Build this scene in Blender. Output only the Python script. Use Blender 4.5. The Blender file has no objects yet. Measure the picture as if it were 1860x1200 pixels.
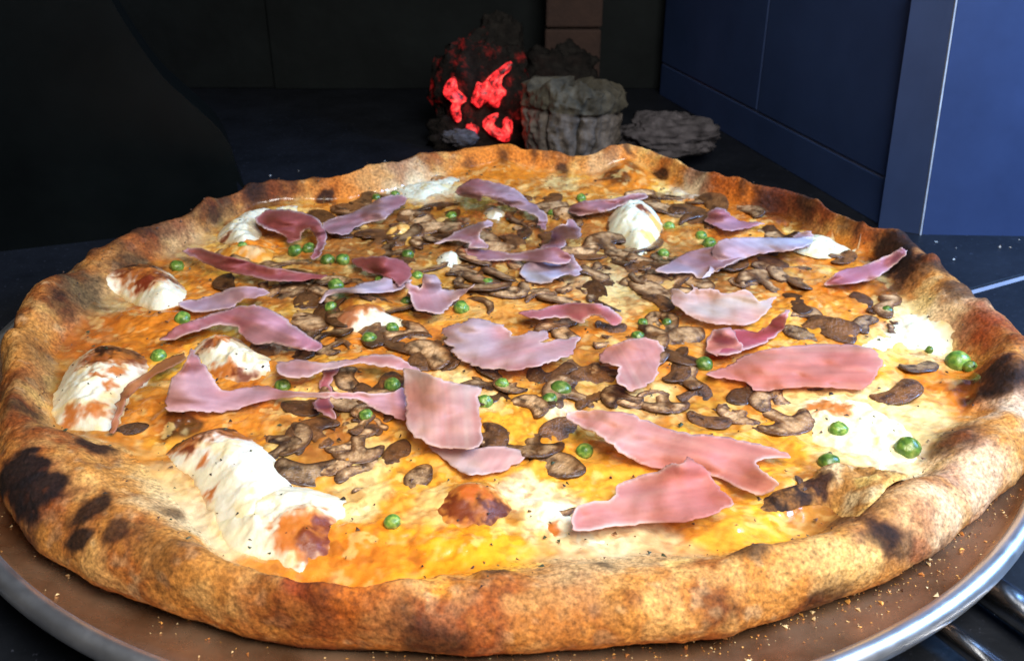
import bpy, math, random
import numpy as np
from mathutils import Vector, Matrix
from mathutils.geometry import delaunay_2d_cdt

random.seed(7)
rng = np.random.default_rng(7)
SC = bpy.context.scene
COL = SC.collection

# ------------------------------------------------------------------ camera, world, lights
FPX, PITCH = 1733.0, math.radians(27.47)
CAM = np.array([0.0048, -0.3744, 0.1938])
cd = bpy.data.cameras.new('camera')
cam = bpy.data.objects.new('camera', cd); COL.objects.link(cam)
cam.location = CAM
cam.rotation_euler = (math.pi / 2 - PITCH, 0, 0)
cd.sensor_width = 36.0; cd.sensor_fit = 'HORIZONTAL'
cd.lens = 36.0 * FPX / 1860.0
cd.clip_start = 0.01; cd.clip_end = 50
cd.dof.use_dof = True; cd.dof.focus_distance = 0.33; cd.dof.aperture_fstop = 24.0
SC.camera = cam

w = bpy.data.worlds.new('World'); SC.world = w; w.use_nodes = True
bg = w.node_tree.nodes['Background']
bg.inputs[0].default_value = (0.55, 0.68, 1.0, 1); bg.inputs[1].default_value = 0.022

def area(name, loc, target, size, power, color, size_y=None):
    l = bpy.data.lights.new(name, 'AREA'); l.energy = power; l.color = color
    l.shape = 'RECTANGLE'; l.size = size; l.size_y = size_y or size
    o = bpy.data.objects.new(name, l); COL.objects.link(o)
    o.location = loc
    o.rotation_euler = (Vector(target) - Vector(loc)).to_track_quat('-Z', 'Y').to_euler()
    return o
area('daylight_front', (0.16, -0.38, 0.46), (0.02, -0.03, 0.0), 0.32, 6.6, (1.0, 0.96, 0.90))
area('daylight_right', (0.64, -0.04, 0.46), (0.52, 0.15, 0.22), 0.20, 14.0, (0.24, 0.50, 1.0))

SC.view_settings.view_transform = 'Standard'; SC.view_settings.look = 'None'
SC.view_settings.exposure = 0.0; SC.view_settings.gamma = 1.0
SC.cycles.use_denoising = True
SC.cycles.max_bounces = 6
SC.cycles.sample_clamp_indirect = 4.0

# ------------------------------------------------------------------ helpers
cp, sp = math.cos(PITCH), math.sin(PITCH)
def ray(P):
    P = np.atleast_2d(np.asarray(P, float))
    x = (P[:, 0] - 930) / FPX; y = (P[:, 1] - 600) / FPX
    return np.stack([x, cp - y * sp, -sp - y * cp], 1)
def on_z(P, z):
    """place of photo points on the horizontal plane(s) at height z"""
    d = ray(P); t = (np.asarray(z) - CAM[2]) / d[:, 2]
    return CAM + d * t[:, None]
def on_plane(P, p0, n):
    d = ray(P); t = ((np.asarray(p0) - CAM) @ np.asarray(n)) / (d @ np.asarray(n))
    return CAM + d * t[:, None]
def project(V):
    q = V - CAM
    dep = q[:, 1] * cp - q[:, 2] * sp
    up = q[:, 1] * sp + q[:, 2] * cp
    return 930 + FPX * q[:, 0] / dep, 600 - FPX * up / dep, dep

_perm = np.tile(np.random.default_rng(3).permutation(256), 3)
_g = np.random.default_rng(4).normal(size=(256, 3)); _g /= np.linalg.norm(_g, axis=1)[:, None]
def noise(P, scale, seed=0):
    P = P * scale + seed * 17.37
    i = np.floor(P).astype(int); f = P - i; u = f * f * f * (f * (f * 6 - 15) + 10)
    i &= 255
    out = 0
    for dx in (0, 1):
        wx = u[:, 0] if dx else 1 - u[:, 0]
        for dy in (0, 1):
            wy = u[:, 1] if dy else 1 - u[:, 1]
            for dz in (0, 1):
                wz = u[:, 2] if dz else 1 - u[:, 2]
                h = _perm[_perm[_perm[i[:, 0] + dx] + i[:, 1] + dy] + i[:, 2] + dz]
                out = out + wx * wy * wz * ((f - (dx, dy, dz)) * _g[h]).sum(1)
    return out * 1.5
def fbm(P, scale, octv=3, seed=0):
    return sum(noise(P, scale * 2 ** k, seed + k) * 0.5 ** k for k in range(octv))
def sstep(a, b, x):
    t = np.clip((x - a) / (b - a), 0, 1); return t * t * (3 - 2 * t)
def xyz(x, y, z=0.0):
    return np.stack([x, y, np.broadcast_to(z, np.shape(x))], 1)
def lin(h):
    c = np.array([int(h[i:i + 2], 16) / 255 for i in (0, 2, 4)])
    return np.where(c <= 0.04045, c / 12.92, ((c + 0.055) / 1.055) ** 2.4)

def mesh_from(name, V, F, smooth=True):
    m = bpy.data.meshes.new(name)
    V = np.ascontiguousarray(V, np.float32)
    if isinstance(F, np.ndarray):
        k = F.shape[1]
        m.vertices.add(len(V)); m.vertices.foreach_set('co', V.ravel())
        m.loops.add(F.size); m.loops.foreach_set('vertex_index', F.astype(np.int32).ravel())
        m.polygons.add(len(F)); m.polygons.foreach_set('loop_start', np.arange(0, F.size, k, dtype=np.int32))
        m.update(calc_edges=True); m.validate()
    else:
        m.from_pydata([tuple(map(float, v)) for v in V], [], F)
    m.polygons.foreach_set('use_smooth', np.full(len(m.polygons), smooth))
    m.update()
    return m
def set_col(m, C, name='Col'):
    a = m.color_attributes.new(name, 'FLOAT_COLOR', 'POINT')
    C4 = np.concatenate([C, np.ones((len(C), 1))], 1).astype(np.float32)
    a.data.foreach_set('color', C4.ravel())
def obj(name, m, mat=None, parent=None, loc=None):
    o = bpy.data.objects.new(name, m); COL.objects.link(o)
    if mat is not None and not m.materials: m.materials.append(mat)
    if parent is not None: o.parent = parent
    if loc is not None: o.location = loc
    return o
def empty(name, loc=(0, 0, 0)):
    o = bpy.data.objects.new(name, None); COL.objects.link(o); o.location = loc; o.empty_display_size = 0.02
    return o
def tag(o, label=None, cat=None, group=None, kind=None):
    for k, v in (('label', label), ('category', cat), ('group', group), ('kind', kind)):
        if v: o[k] = v
    return o

def smooth_poly(P, n=4):
    """closed Catmull-Rom through the outline points"""
    P = np.asarray(P, float); out = []
    N = len(P)
    for i in range(N):
        a, b, c, d = P[i - 1], P[i], P[(i + 1) % N], P[(i + 2) % N]
        for k in range(n):
            t = k / n
            out.append(0.5 * ((2 * b) + (c - a) * t + (2 * a - 5 * b + 4 * c - d) * t * t + (3 * b - a - 3 * c + d) * t ** 3))
    return np.array(out)
def inside(P, poly):
    x, y = P[:, 0], P[:, 1]; r = np.zeros(len(P), bool)
    for a, b in zip(poly, np.roll(poly, -1, 0)):
        if a[1] == b[1]: continue
        c = ((a[1] > y) != (b[1] > y)) & (x < (b[0] - a[0]) * (y - a[1]) / (b[1] - a[1]) + a[0])
        r ^= c
    return r
def edge_dist(P, poly):
    best = np.full(len(P), 1e9)
    for a, b in zip(poly, np.roll(poly, -1, 0)):
        ab = b - a; L = ab @ ab
        if L == 0: continue
        t = np.clip(((P - a) @ ab) / L, 0, 1)
        best = np.minimum(best, np.hypot(*(P - a - t[:, None] * ab).T))
    return best
def fill(poly, step):
    """triangulated sheet inside an outline: returns 2D points and triangles"""
    lo, hi = poly.min(0), poly.max(0)
    gx, gy = np.meshgrid(np.arange(lo[0], hi[0] + step, step), np.arange(lo[1], hi[1] + step, step))
    gx = gx + (np.arange(gx.shape[0])[:, None] % 2) * step / 2
    G = np.stack([gx.ravel(), gy.ravel()], 1)
    G = G[inside(G, poly)]
    if len(G): G = G[edge_dist(G, poly) > step * 0.45]
    n = len(poly)
    pts = [Vector(p) for p in poly] + [Vector(p) for p in G]
    r = delaunay_2d_cdt(pts, [(i, (i + 1) % n) for i in range(n)], [], 1, 1e-7)
    return np.array([tuple(v) for v in r[0]]), [tuple(f) for f in r[2]]

# ------------------------------------------------------------------ materials
def new_mat(name):
    m = bpy.data.materials.new(name); m.use_nodes = True
    nt = m.node_tree; b = nt.nodes['Principled BSDF']
    return m, nt, b
def nd(nt, t, **kw):
    n = nt.nodes.new(t)
    for k, v in kw.items():
        if k.startswith('i_'): n.inputs[k[2:].replace('_', ' ')].default_value = v
        else: setattr(n, k, v)
    return n
def L(nt, a, ao, b, bi): nt.links.new(a.outputs[ao], b.inputs[bi])
def ramp(nt, pts):
    r = nt.nodes.new('ShaderNodeValToRGB'); e = r.color_ramp.elements
    while len(e) < len(pts): e.new(0.5)
    for el, (p, c) in zip(e, pts):
        el.position = p; el.color = (*c, 1) if len(c) == 3 else c
    return r
def mixc(nt, blend, fac, A=None, B=None):
    m = nt.nodes.new('ShaderNodeMix'); m.data_type = 'RGBA'; m.blend_type = blend
    m.inputs[0].default_value = fac
    if A is not None: m.inputs[6].default_value = (*A, 1)
    if B is not None: m.inputs[7].default_value = (*B, 1)
    return m
def coords(nt):
    return nt.nodes.new('ShaderNodeTexCoord')

def mat_vcol(name, rough=0.5, spec=0.5, sss=0.0, sss_r=(0.006, 0.003, 0.0015), sc=900, var=(0.7, 1.25), bump=0.25, bsc=700, bdist=0.0006, streak=None, metal=0, randv=0.0, rough_var=0.0):
    m, nt, b = new_mat(name)
    at = nd(nt, 'ShaderNodeVertexColor', layer_name='Col')
    tc = coords(nt)
    src = tc
    n1 = nd(nt, 'ShaderNodeTexNoise', i_Scale=sc, i_Detail=4.0, i_Roughness=0.65)
    if streak:
        mp = nd(nt, 'ShaderNodeMapping'); mp.inputs['Scale'].default_value = streak
        L(nt, tc, 'Object', mp, 0); L(nt, mp, 0, n1, 'Vector')
    else:
        L(nt, tc, 'Object', n1, 'Vector')
    mr = nd(nt, 'ShaderNodeMapRange'); mr.inputs[1].default_value = 0.3; mr.inputs[2].default_value = 0.7
    mr.inputs[3].default_value = var[0]; mr.inputs[4].default_value = var[1]
    L(nt, n1, 0, mr, 0)
    mx = mixc(nt, 'MULTIPLY', 1.0)
    L(nt, at, 0, mx, 6); L(nt, mr, 0, mx, 7)
    last = (mx, 2)
    if randv:
        oi = nd(nt, 'ShaderNodeObjectInfo')
        m2 = nd(nt, 'ShaderNodeMapRange'); m2.inputs[3].default_value = 1 - randv; m2.inputs[4].default_value = 1 + randv
        L(nt, oi, 'Random', m2, 0)
        mx2 = mixc(nt, 'MULTIPLY', 1.0); L(nt, mx, 2, mx2, 6); L(nt, m2, 0, mx2, 7); last = (mx2, 2)
    L(nt, last[0], last[1], b, 'Base Color')
    b.inputs['Roughness'].default_value = rough
    if rough_var:
        n3 = nd(nt, 'ShaderNodeTexNoise', i_Scale=170.0, i_Detail=3.0); L(nt, tc, 'Object', n3, 'Vector')
        m3 = nd(nt, 'ShaderNodeMapRange'); m3.inputs[1].default_value = 0.3; m3.inputs[2].default_value = 0.7
        m3.inputs[3].default_value = rough - rough_var; m3.inputs[4].default_value = rough + rough_var
        L(nt, n3, 0, m3, 0); L(nt, m3, 0, b, 'Roughness')
    b.inputs['Specular IOR Level'].default_value = spec
    b.inputs['Metallic'].default_value = metal
    if sss:
        b.inputs['Subsurface Weight'].default_value = sss
        b.inputs['Subsurface Radius'].default_value = (1, 0.5, 0.3)
        b.inputs['Subsurface Scale'].default_value = sss_r[0]
    n2 = nd(nt, 'ShaderNodeTexNoise', i_Scale=bsc, i_Detail=5.0, i_Roughness=0.6); L(nt, tc, 'Object', n2, 'Vector')
    bp = nd(nt, 'ShaderNodeBump'); bp.inputs['Strength'].default_value = bump; bp.inputs['Distance'].default_value = bdist
    L(nt, n2, 0, bp, 'Height'); L(nt, bp, 0, b, 'Normal')
    return m

def mat_stone(name, c1, c2, rough=0.5, sc=30, speck=None, bump=0.15, spec=0.5):
    m, nt, b = new_mat(name)
    tc = coords(nt)
    n1 = nd(nt, 'ShaderNodeTexNoise', i_Scale=sc, i_Detail=8.0, i_Roughness=0.65); L(nt, tc, 'Object', n1, 'Vector')
    r = ramp(nt, [(0.3, c1), (0.72, c2)]); L(nt, n1, 0, r, 0)
    last = (r, 0)
    if speck:
        n2 = nd(nt, 'ShaderNodeTexNoise', i_Scale=420.0, i_Detail=3.0, i_Roughness=0.7); L(nt, tc, 'Object', n2, 'Vector')
        r2 = ramp(nt, [(0.63, (0, 0, 0)), (0.74, (1, 1, 1))]); L(nt, n2, 0, r2, 0)
        mx = mixc(nt, 'MIX', 0.0, B=speck); L(nt, r2, 0, mx, 0); L(nt, r, 0, mx, 6); last = (mx, 2)
    L(nt, last[0], last[1], b, 'Base Color')
    b.inputs['Roughness'].default_value = rough; b.inputs['Specular IOR Level'].default_value = spec
    n3 = nd(nt, 'ShaderNodeTexNoise', i_Scale=sc * 6, i_Detail=6.0); L(nt, tc, 'Object', n3, 'Vector')
    bp = nd(nt, 'ShaderNodeBump'); bp.inputs['Strength'].default_value = bump; bp.inputs['Distance'].default_value = 0.002
    L(nt, n3, 0, bp, 'Height'); L(nt, bp, 0, b, 'Normal')
    return m

M = {}
M['crust'] = mat_vcol('crust', rough=0.8, spec=0.22, sc=780, var=(0.40, 1.48), bump=0.55, bsc=640, bdist=0.0010)
M['cheese'] = mat_vcol('melted_cheese', rough=0.30, spec=0.5, sss=0.10, sss_r=(0.004,), sc=220, var=(0.84, 1.14), bump=0.22, bsc=240, bdist=0.0010, rough_var=0.14)
b_ = M['cheese'].node_tree.nodes['Principled BSDF']; b_.inputs['Coat Weight'].default_value = 0.35; b_.inputs['Coat Roughness'].default_value = 0.16
M['ricotta'] = mat_vcol('white_cheese', rough=0.45, spec=0.4, sss=0.18, sss_r=(0.004,), sc=300, var=(0.9, 1.08), bump=0.35, bsc=330, bdist=0.001, rough_var=0.1)
M['ham'] = mat_vcol('cured_ham', rough=0.55, spec=0.25, sc=130, var=(0.93, 1.06), bump=0.35, bsc=420, bdist=0.0006, rough_var=0.12)
M['mushroom'] = mat_vcol('roasted_mushroom', rough=0.30, spec=0.5, sc=6.0, var=(0.68, 1.3), bump=0.6, bsc=9.0, bdist=0.0016, randv=0.45, rough_var=0.1)
b_ = M['mushroom'].node_tree.nodes['Principled BSDF']; b_.inputs['Coat Weight'].default_value = 0.4; b_.inputs['Coat Roughness'].default_value = 0.14
M['pea'] = mat_vcol('pea_skin', rough=0.3, spec=0.5, sss=0.15, sss_r=(0.003,), sc=2.0, var=(0.72, 1.25), bump=0.2, bsc=6.0, bdist=0.0007, randv=0.35)
M['fleck'] = mat_vcol('herb_fleck', rough=0.7, sc=800)
M['crumb'] = mat_vcol('crumb', rough=0.8, sc=800)
M['ash'] = mat_vcol('ash_wood', rough=0.95, spec=0.1, sc=160, var=(0.6, 1.3), bump=0.7, bsc=240, bdist=0.002)

M['floor'] = mat_stone('dark_floor_stone', (0.003, 0.004, 0.006), (0.010, 0.012, 0.017), rough=0.5, sc=26, speck=(0.045, 0.05, 0.07), bump=0.25, spec=0.25)
M['grout'] = mat_stone('pale_grout', (0.16, 0.18, 0.24), (0.26, 0.28, 0.34), rough=0.9, sc=80)
M['slate'] = mat_stone('dark_slate', (0.0015, 0.0025, 0.0028), (0.006, 0.0085, 0.009), rough=0.75, sc=14, bump=0.3, spec=0.15)
M['glare_stone'] = mat_stone('slate_with_blue_glare', (0.015, 0.030, 0.085), (0.024, 0.046, 0.125), rough=0.55, sc=12, bump=0.08, spec=0.3)  # blue glare on the wall is put into the stone colour
M['seam'] = mat_stone('wall_joint', (0.09, 0.10, 0.16), (0.12, 0.13, 0.2), rough=0.8, sc=80)
M['blackpanel'] = mat_stone('black_oven_cheek', (0.0012, 0.0018, 0.0018), (0.003, 0.004, 0.0038), rough=0.34, sc=18, bump=0.06, spec=0.12)
M['brick'] = mat_stone('fire_brick', (0.022, 0.010, 0.007), (0.038, 0.018, 0.012), rough=0.9, sc=60, bump=0.4)
M['char'] = mat_stone('charred_wood', (0.004, 0.0035, 0.0035), (0.020, 0.018, 0.016), rough=0.95, sc=120, bump=0.8, spec=0.1)

def mat_metal(name, c, rough, stain=None):
    m, nt, b = new_mat(name)
    b.inputs['Metallic'].default_value = 1.0 if stain is None else 0.75
    b.inputs['Roughness'].default_value = rough
    b.inputs['Base Color'].default_value = (*c, 1)
    tc = coords(nt)
    n = nd(nt, 'ShaderNodeTexNoise', i_Scale=22.0, i_Detail=7.0, i_Roughness=0.62); L(nt, tc, 'Object', n, 'Vector')
    if stain is not None:
        r = ramp(nt, [(0.36, stain), (0.5, tuple(0.5 * (np.array(stain) + np.array(c)))), (0.68, c)]); L(nt, n, 0, r, 0); L(nt, r, 0, b, 'Base Color')
    n2 = nd(nt, 'ShaderNodeTexNoise', i_Scale=160.0, i_Detail=5.0); L(nt, tc, 'Object', n2, 'Vector')
    mr = nd(nt, 'ShaderNodeMapRange'); mr.inputs[3].default_value = rough - 0.08; mr.inputs[4].default_value = rough + 0.14
    L(nt, n2, 0, mr, 0); L(nt, mr, 0, b, 'Roughness')
    return m
M['pan'] = mat_metal('stained_pan', (0.58, 0.36, 0.22), 0.24, stain=(0.24, 0.11, 0.05))
M['rim'] = mat_metal('bare_aluminium', (0.86, 0.85, 0.84), 0.33)
M['rim'].node_tree.nodes['Principled BSDF'].inputs['Metallic'].default_value = 0.97
M['steel'] = mat_metal('steel_rod', (0.55, 0.57, 0.6), 0.2)
M['edge_glint'] = mat_stone('painted_edge_glint', (0.22, 0.25, 0.30), (0.45, 0.5, 0.56), rough=0.5, sc=60)  # pale colour stands in for light caught on the corner edge

def mat_ember():
    m, nt, b = new_mat('glowing_ember')
    tc = coords(nt)
    n = nd(nt, 'ShaderNodeTexNoise', i_Scale=150.0, i_Detail=8.0, i_Roughness=0.72); L(nt, tc, 'Object', n, 'Vector')
    r = ramp(nt, [(0.40, (0.008, 0.0004, 0.0004)), (0.47, (0.35, 0.006, 0.008)), (0.55, (0.95, 0.028, 0.032)), (0.68, (1.0, 0.20, 0.13))]); L(nt, n, 0, r, 0)
    b.inputs['Base Color'].default_value = (0.02, 0.01, 0.01, 1)
    L(nt, r, 0, b, 'Emission Color'); b.inputs['Emission Strength'].default_value = 1.9
    return m
M['ember'] = mat_ember()
def glow_char():
    m = mat_stone('smouldering_wood', (0.004, 0.0035, 0.0035), (0.020, 0.018, 0.016), rough=0.95, sc=120, bump=0.8, spec=0.1)
    nt = m.node_tree; b = nt.nodes['Principled BSDF']; tc = coords(nt)
    n = nd(nt, 'ShaderNodeTexNoise', i_Scale=95.0, i_Detail=8.0, i_Roughness=0.7); L(nt, tc, 'Object', n, 'Vector')
    r = ramp(nt, [(0.53, (0, 0, 0)), (0.62, (0.16, 0.004, 0.004)), (0.72, (0.6, 0.02, 0.02))]); L(nt, n, 0, r, 0)
    L(nt, r, 0, b, 'Emission Color'); b.inputs['Emission Strength'].default_value = 0.55
    return m
M['char_glow'] = glow_char()

def thin(m, transl, transp):
    nt = m.node_tree; out = nt.nodes['Material Output']; b = nt.nodes['Principled BSDF']
    t = nt.nodes.new('ShaderNodeBsdfTranslucent'); tp = nt.nodes.new('ShaderNodeBsdfTransparent')
    src = b.inputs['Base Color'].links[0].from_socket; nt.links.new(src, t.inputs[0])
    m1 = nt.nodes.new('ShaderNodeMixShader'); m1.inputs[0].default_value = transl
    nt.links.new(b.outputs[0], m1.inputs[1]); nt.links.new(t.outputs[0], m1.inputs[2])
    m2 = nt.nodes.new('ShaderNodeMixShader'); m2.inputs[0].default_value = transp
    nt.links.new(m1.outputs[0], m2.inputs[1]); nt.links.new(tp.outputs[0], m2.inputs[2])
    nt.links.new(m2.outputs[0], out.inputs[0])
thin(M['ham'], 0.25, 0.2)

# ------------------------------------------------------------------ the oven: floor, walls
FZ = -0.012
def prism(name, P, thick_vec, mat, parent=None, bevel=0.0):
    """a slab: polygon P (3D points) pushed back along thick_vec"""
    P = np.asarray(P, float); n = len(P); T = np.asarray(thick_vec, float)
    V = np.concatenate([P, P + T])
    F = [list(range(n)), list(range(2 * n - 1, n - 1, -1))] + [[i, i + n, (i + 1) % n + n, (i + 1) % n] for i in range(n)]
    m = mesh_from(name, V, F, smooth=False)
    import bmesh
    bm = bmesh.new(); bm.from_mesh(m); bmesh.ops.recalc_face_normals(bm, faces=bm.faces); bm.to_mesh(m); bm.free()
    o = obj(name, m, mat, parent)
    if bevel:
        bv = o.modifiers.new('bevel', 'BEVEL'); bv.width = bevel; bv.segments = 2; bv.limit_method = 'ANGLE'
    return o

# floor: a bed of grout and two large slabs with one joint running between them
j = on_z([(1770, 527), (1860, 502)], FZ)
jd = (j[1] - j[0]) / np.linalg.norm(j[1] - j[0]); jn = np.array([-jd[1], jd[0], 0])
if jn[1] < 0: jn = -jn
fl = prism('oven_floor', [(-1.2, -0.9, FZ - 0.0012), (1.2, -0.9, FZ - 0.0012), (1.2, 1.2, FZ - 0.0012), (-1.2, 1.2, FZ - 0.0012)], (0, 0, -0.03), M['grout'])
tag(fl, kind='structure')
A, B = j[0] - jd * 1.3, j[1] + jd * 0.9
prism('floor_slab', [A + jn * 0.0022, B + jn * 0.0022, B + jn * 1.0, A + jn * 1.3], (0, 0, -0.02), M['floor'], fl, 0.0008)
prism('floor_slab', [A - jn * 0.0022, A - jn * 0.9, B - jn * 1.3, B - jn * 0.0022], (0, 0, -0.02), M['floor'], fl, 0.0008)

# left cheek of the oven: black upright slab with a curved edge
q = on_z([(0, 457), (430, 407)], FZ)
ld = (q[1] - q[0]) / np.linalg.norm(q[1] - q[0]); ln = np.array([ld[1], -ld[0], 0])
edge_px = [(430, 330), (428, 300), (418, 265), (396, 232), (365, 203), (330, 172), (296, 140), (262, 95), (232, 50), (205, 5), (190, -30)]
E = smooth_poly(edge_px, 3)[: (len(edge_px) - 1) * 3]
ep = on_plane(E, q[1], ln)
top = ep[-1, 2]
foot = q[1] + ld * 0.0
far_l = q[0] - ld * 0.5
poly = [far_l + (0, 0, 0.0), np.array([ep[0, 0], ep[0, 1], FZ])] + list(ep) + [np.array([far_l[0], far_l[1], top])]
tag(prism('oven_cheek', poly, ln * -0.04, M['blackpanel']), kind='structure')

# back wall of slate slabs with a standing joint
YB = 0.50
bw = prism('oven_back_wall', [(-0.9, YB + 0.004, FZ), (0.5, YB + 0.004, FZ), (0.5, YB + 0.004, 0.7), (-0.9, YB + 0.004, 0.7)], (0, 0.05, 0), M['slate'])
tag(bw, kind='structure')
xs = float(on_plane([(502, 180)], (0, YB, 0), (0, 1, 0))[0, 0])
for k, (x0, x1) in enumerate(((-0.9, xs - 0.4), (xs - 0.398, xs - 0.0005), (xs + 0.0005, 0.06), (0.062, 0.5))):
    dy = (0.0, 0.004, 0.0, 0.001)[k]
    prism('wall_slab', [(x0, YB + dy - 0.004, FZ), (x1, YB + dy - 0.004, FZ), (x1, YB + dy - 0.004, 0.69), (x0, YB + dy - 0.004, 0.69)], (0, 0.007 - dy * 0.5, 0), M['slate'], bw, 0.001)

# right wall: slabs in two courses, receding to the back
qa = on_z([(1200, 172), (1606, 412)], FZ)
rd = (qa[1] - qa[0]) / np.linalg.norm(qa[1] - qa[0]); rn = np.array([-rd[1], rd[0], 0])
if rn[0] > 0: rn = -rn          # faces the pizza
rw = prism('oven_side_wall', [qa[0], qa[1], qa[1] + (0, 0, 0.6), qa[0] + (0, 0, 0.6)], -rn * 0.05, M['seam'])
tag(rw, kind='structure')
tb = on_plane([(1382, 205), (1580, 310)], qa[0], rn)
hz = float(tb[:, 2].mean())
s_v = float((on_plane([(1389, 100)], qa[0], rn)[0] - qa[0]) @ rd)
Lw = float(np.linalg.norm(qa[1] - qa[0]))
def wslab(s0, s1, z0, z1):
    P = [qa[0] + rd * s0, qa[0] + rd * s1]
    prism('wall_slab', [P[0] * (1, 1, 0) + (0, 0, z0) + rn * 0.0012, P[1] * (1, 1, 0) + (0, 0, z0) + rn * 0.0012, P[1] * (1, 1, 0) + (0, 0, z1) + rn * 0.0012, P[0] * (1, 1, 0) + (0, 0, z1) + rn * 0.0012], -rn * 0.006, M['glare_stone'], rw, 0.0006)
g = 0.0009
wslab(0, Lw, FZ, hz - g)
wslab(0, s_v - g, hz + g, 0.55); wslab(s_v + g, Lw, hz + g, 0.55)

# jamb at the mouth: corner post, a pale strip painted as the corner's glint and the face turned to the room
c0 = on_z([(1671, 426)], FZ)[0]
fn = np.array([0.0, -1.0, 0.0])
ctop = on_plane([(1741, -30)], c0, fn)[0]
l0 = qa[1]; ltop = on_plane([(1672, -30)], l0, fn)[0]; ltop[2] = ctop[2]
jb = empty('oven_jamb', c0); jb['kind'] = 'structure'
def child(o):
    o.parent = jb; o.location = -Vector(c0); return o
r0 = c0 + np.array([0.5, -0.02, 0]); rtop = ctop + np.array([0.5, -0.02, 0])
child(prism('jamb_return', [l0 + rn * 0.004, c0 + (-0.0006, 0.0006, 0), ctop + (-0.0006, 0.0006, 0), ltop + rn * 0.004], (0.03, 0.02, 0), M['glare_stone']))
child(prism('jamb_face', [c0 + (0.0012, 0, 0), r0, rtop, ctop + (0.0012, 0, 0)], (0, 0.02, 0), M['glare_stone']))
child(prism('corner_glint_strip', [c0 + (-0.0004, -0.0010, 0), c0 + (0.0004, -0.0010, 0), ctop + (0.0004, -0.0010, 0), ctop + (-0.0004, -0.0010, 0)], (0, 0.004, 0), M['edge_glint']))

# fire brick pillar behind the fire
bp_ = empty('brick_pillar', (0, 0, 0))
px_ = on_plane([(990, 40), (1092, 40)], (0, 0.455, 0), (0, 1, 0))
x0, x1 = px_[0, 0], px_[1, 0]; bp_.location = ((x0 + x1) / 2, 0.47, FZ)
for k in range(7):
    zb = 0.062 * k
    dx = 0.0008 * math.sin(k * 2.3)
    prism('brick', [(-(x1 - x0) / 2 + dx, -0.02, zb), ((x1 - x0) / 2 + dx, -0.02, zb), ((x1 - x0) / 2 + dx, -0.02, zb + 0.0605), (-(x1 - x0) / 2 + dx, -0.02, zb + 0.0605)], (0, 0.03, 0), M['brick'], bp_, 0.002)
tag(bp_, 'reddish brown brick pillar in the dark behind the fire', 'pillar')

# ------------------------------------------------------------------ the fire
def lump(name, pos, rad, seed, mat, parent=None, amp=0.35, sc=1.6, n=(56, 36), colf=None, squash=None):
    th = np.linspace(0, 2 * np.pi, n[0], endpoint=False); ph = np.linspace(0.001, np.pi - 0.001, n[1])
    T, Pp = np.meshgrid(th, ph); T = T.ravel(); Pp = Pp.ravel()
    D = np.stack([np.cos(T) * np.sin(Pp), np.sin(T) * np.sin(Pp), np.cos(Pp)], 1)
    r = 1 + amp * fbm(D, sc, 4, seed) + amp * 0.35 * np.abs(fbm(D, sc * 5, 2, seed + 9))
    V = D * r[:, None] * np.asarray(rad)
    F = []
    for a in range(n[1] - 1):
        for b in range(n[0]):
            b2 = (b + 1) % n[0]
            F.append((a * n[0] + b, (a + 1) * n[0] + b, (a + 1) * n[0] + b2, a * n[0] + b2))
    m = mesh_from(name, V, np.array(F))
    if colf is not None: set_col(m, colf(V, D))
    return obj(name, m, mat, parent, pos)

YF = 0.30
def fp(px, y=YF): return on_plane([px], (0, y, 0), (0, 1, 0))[0]
# burning log: charred lumps carrying the glowing coals
b0 = fp((880, 262)); lg = empty('burning_log', (b0[0], YF + 0.02, FZ))
def rel(p): return tuple(np.asarray(p) - np.array(lg.location))
lump('charred_wood', rel(fp((880, 175), YF + 0.035)), (0.036, 0.022, 0.040), 3, M['char_glow'], lg, 0.30, 2.2)
lump('charred_wood', rel(fp((905, 85), YF + 0.05)), (0.017, 0.014, 0.022), 5, M['char'], lg, 0.3, 2.0)
lump('charred_wood', rel(fp((1010, 145), YF + 0.06)), (0.030, 0.022, 0.024), 8, M['char'], lg, 0.35, 2.2)
lump('charred_wood', rel(fp((870, 252), YF + 0.02)), (0.034, 0.016, 0.020), 12, M['char'], lg, 0.35, 2.4)
def ember(pxs, y, th=0.004):
    P = smooth_poly(pxs, 3)
    W = on_plane(P, (0, y, 0), (0, 1, 0))[:, [0, 2]]
    p, f = fill(W, 0.0016)
    d = edge_dist(p, W)
    n3 = xyz(p[:, 0], p[:, 1], 0.0)
    bul = th * np.sqrt(np.clip(d / 0.005, 0, 1)) + 0.002 * noise(n3, 160, 3)
    front = np.stack([p[:, 0], y - bul, p[:, 1]], 1); back = np.stack([p[:, 0], y + 0.006 + 0 * bul, p[:, 1]], 1)
    n = len(p); V = np.concatenate([front, back]) - np.array(lg.location)
    F = list(f) + [tuple(i + n for i in reversed(t)) for t in f]
    nb = len(W)
    return obj('ember', mesh_from('ember', V, F), M['ember'], lg)
ember([(806,172),(809,155),(824,143),(830,155),(831,166),(841,175),(847,184),(838,190),(835,204),(838,216),(830,222),(821,210),(818,198),(821,187)], YF + 0.006)
ember([(856,184),(862,166),(867,152),(876,155),(894,137),(905,129),(923,116),(930,117),(926,129),(914,140),(911,158),(920,170),(911,181),(905,196),(891,193),(885,184),(870,196),(859,188)], YF + 0.004)
ember([(876,227),(885,216),(902,209),(905,213),(896,227),(911,239),(914,222),(923,216),(931,227),(928,251),(917,259),(902,251),(891,245),(882,236)], YF - 0.002)
el = bpy.data.lights.new('ember_glow', 'POINT'); el.energy = 0.035; el.color = (1.0, 0.10, 0.06); el.shadow_soft_size = 0.012
eo = bpy.data.objects.new('ember_glow', el); COL.objects.link(eo); eo.location = fp((890, 200), YF - 0.022)
ember([(846,232),(858,226),(870,232),(868,242),(854,244)], YF + 0.004)
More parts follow.
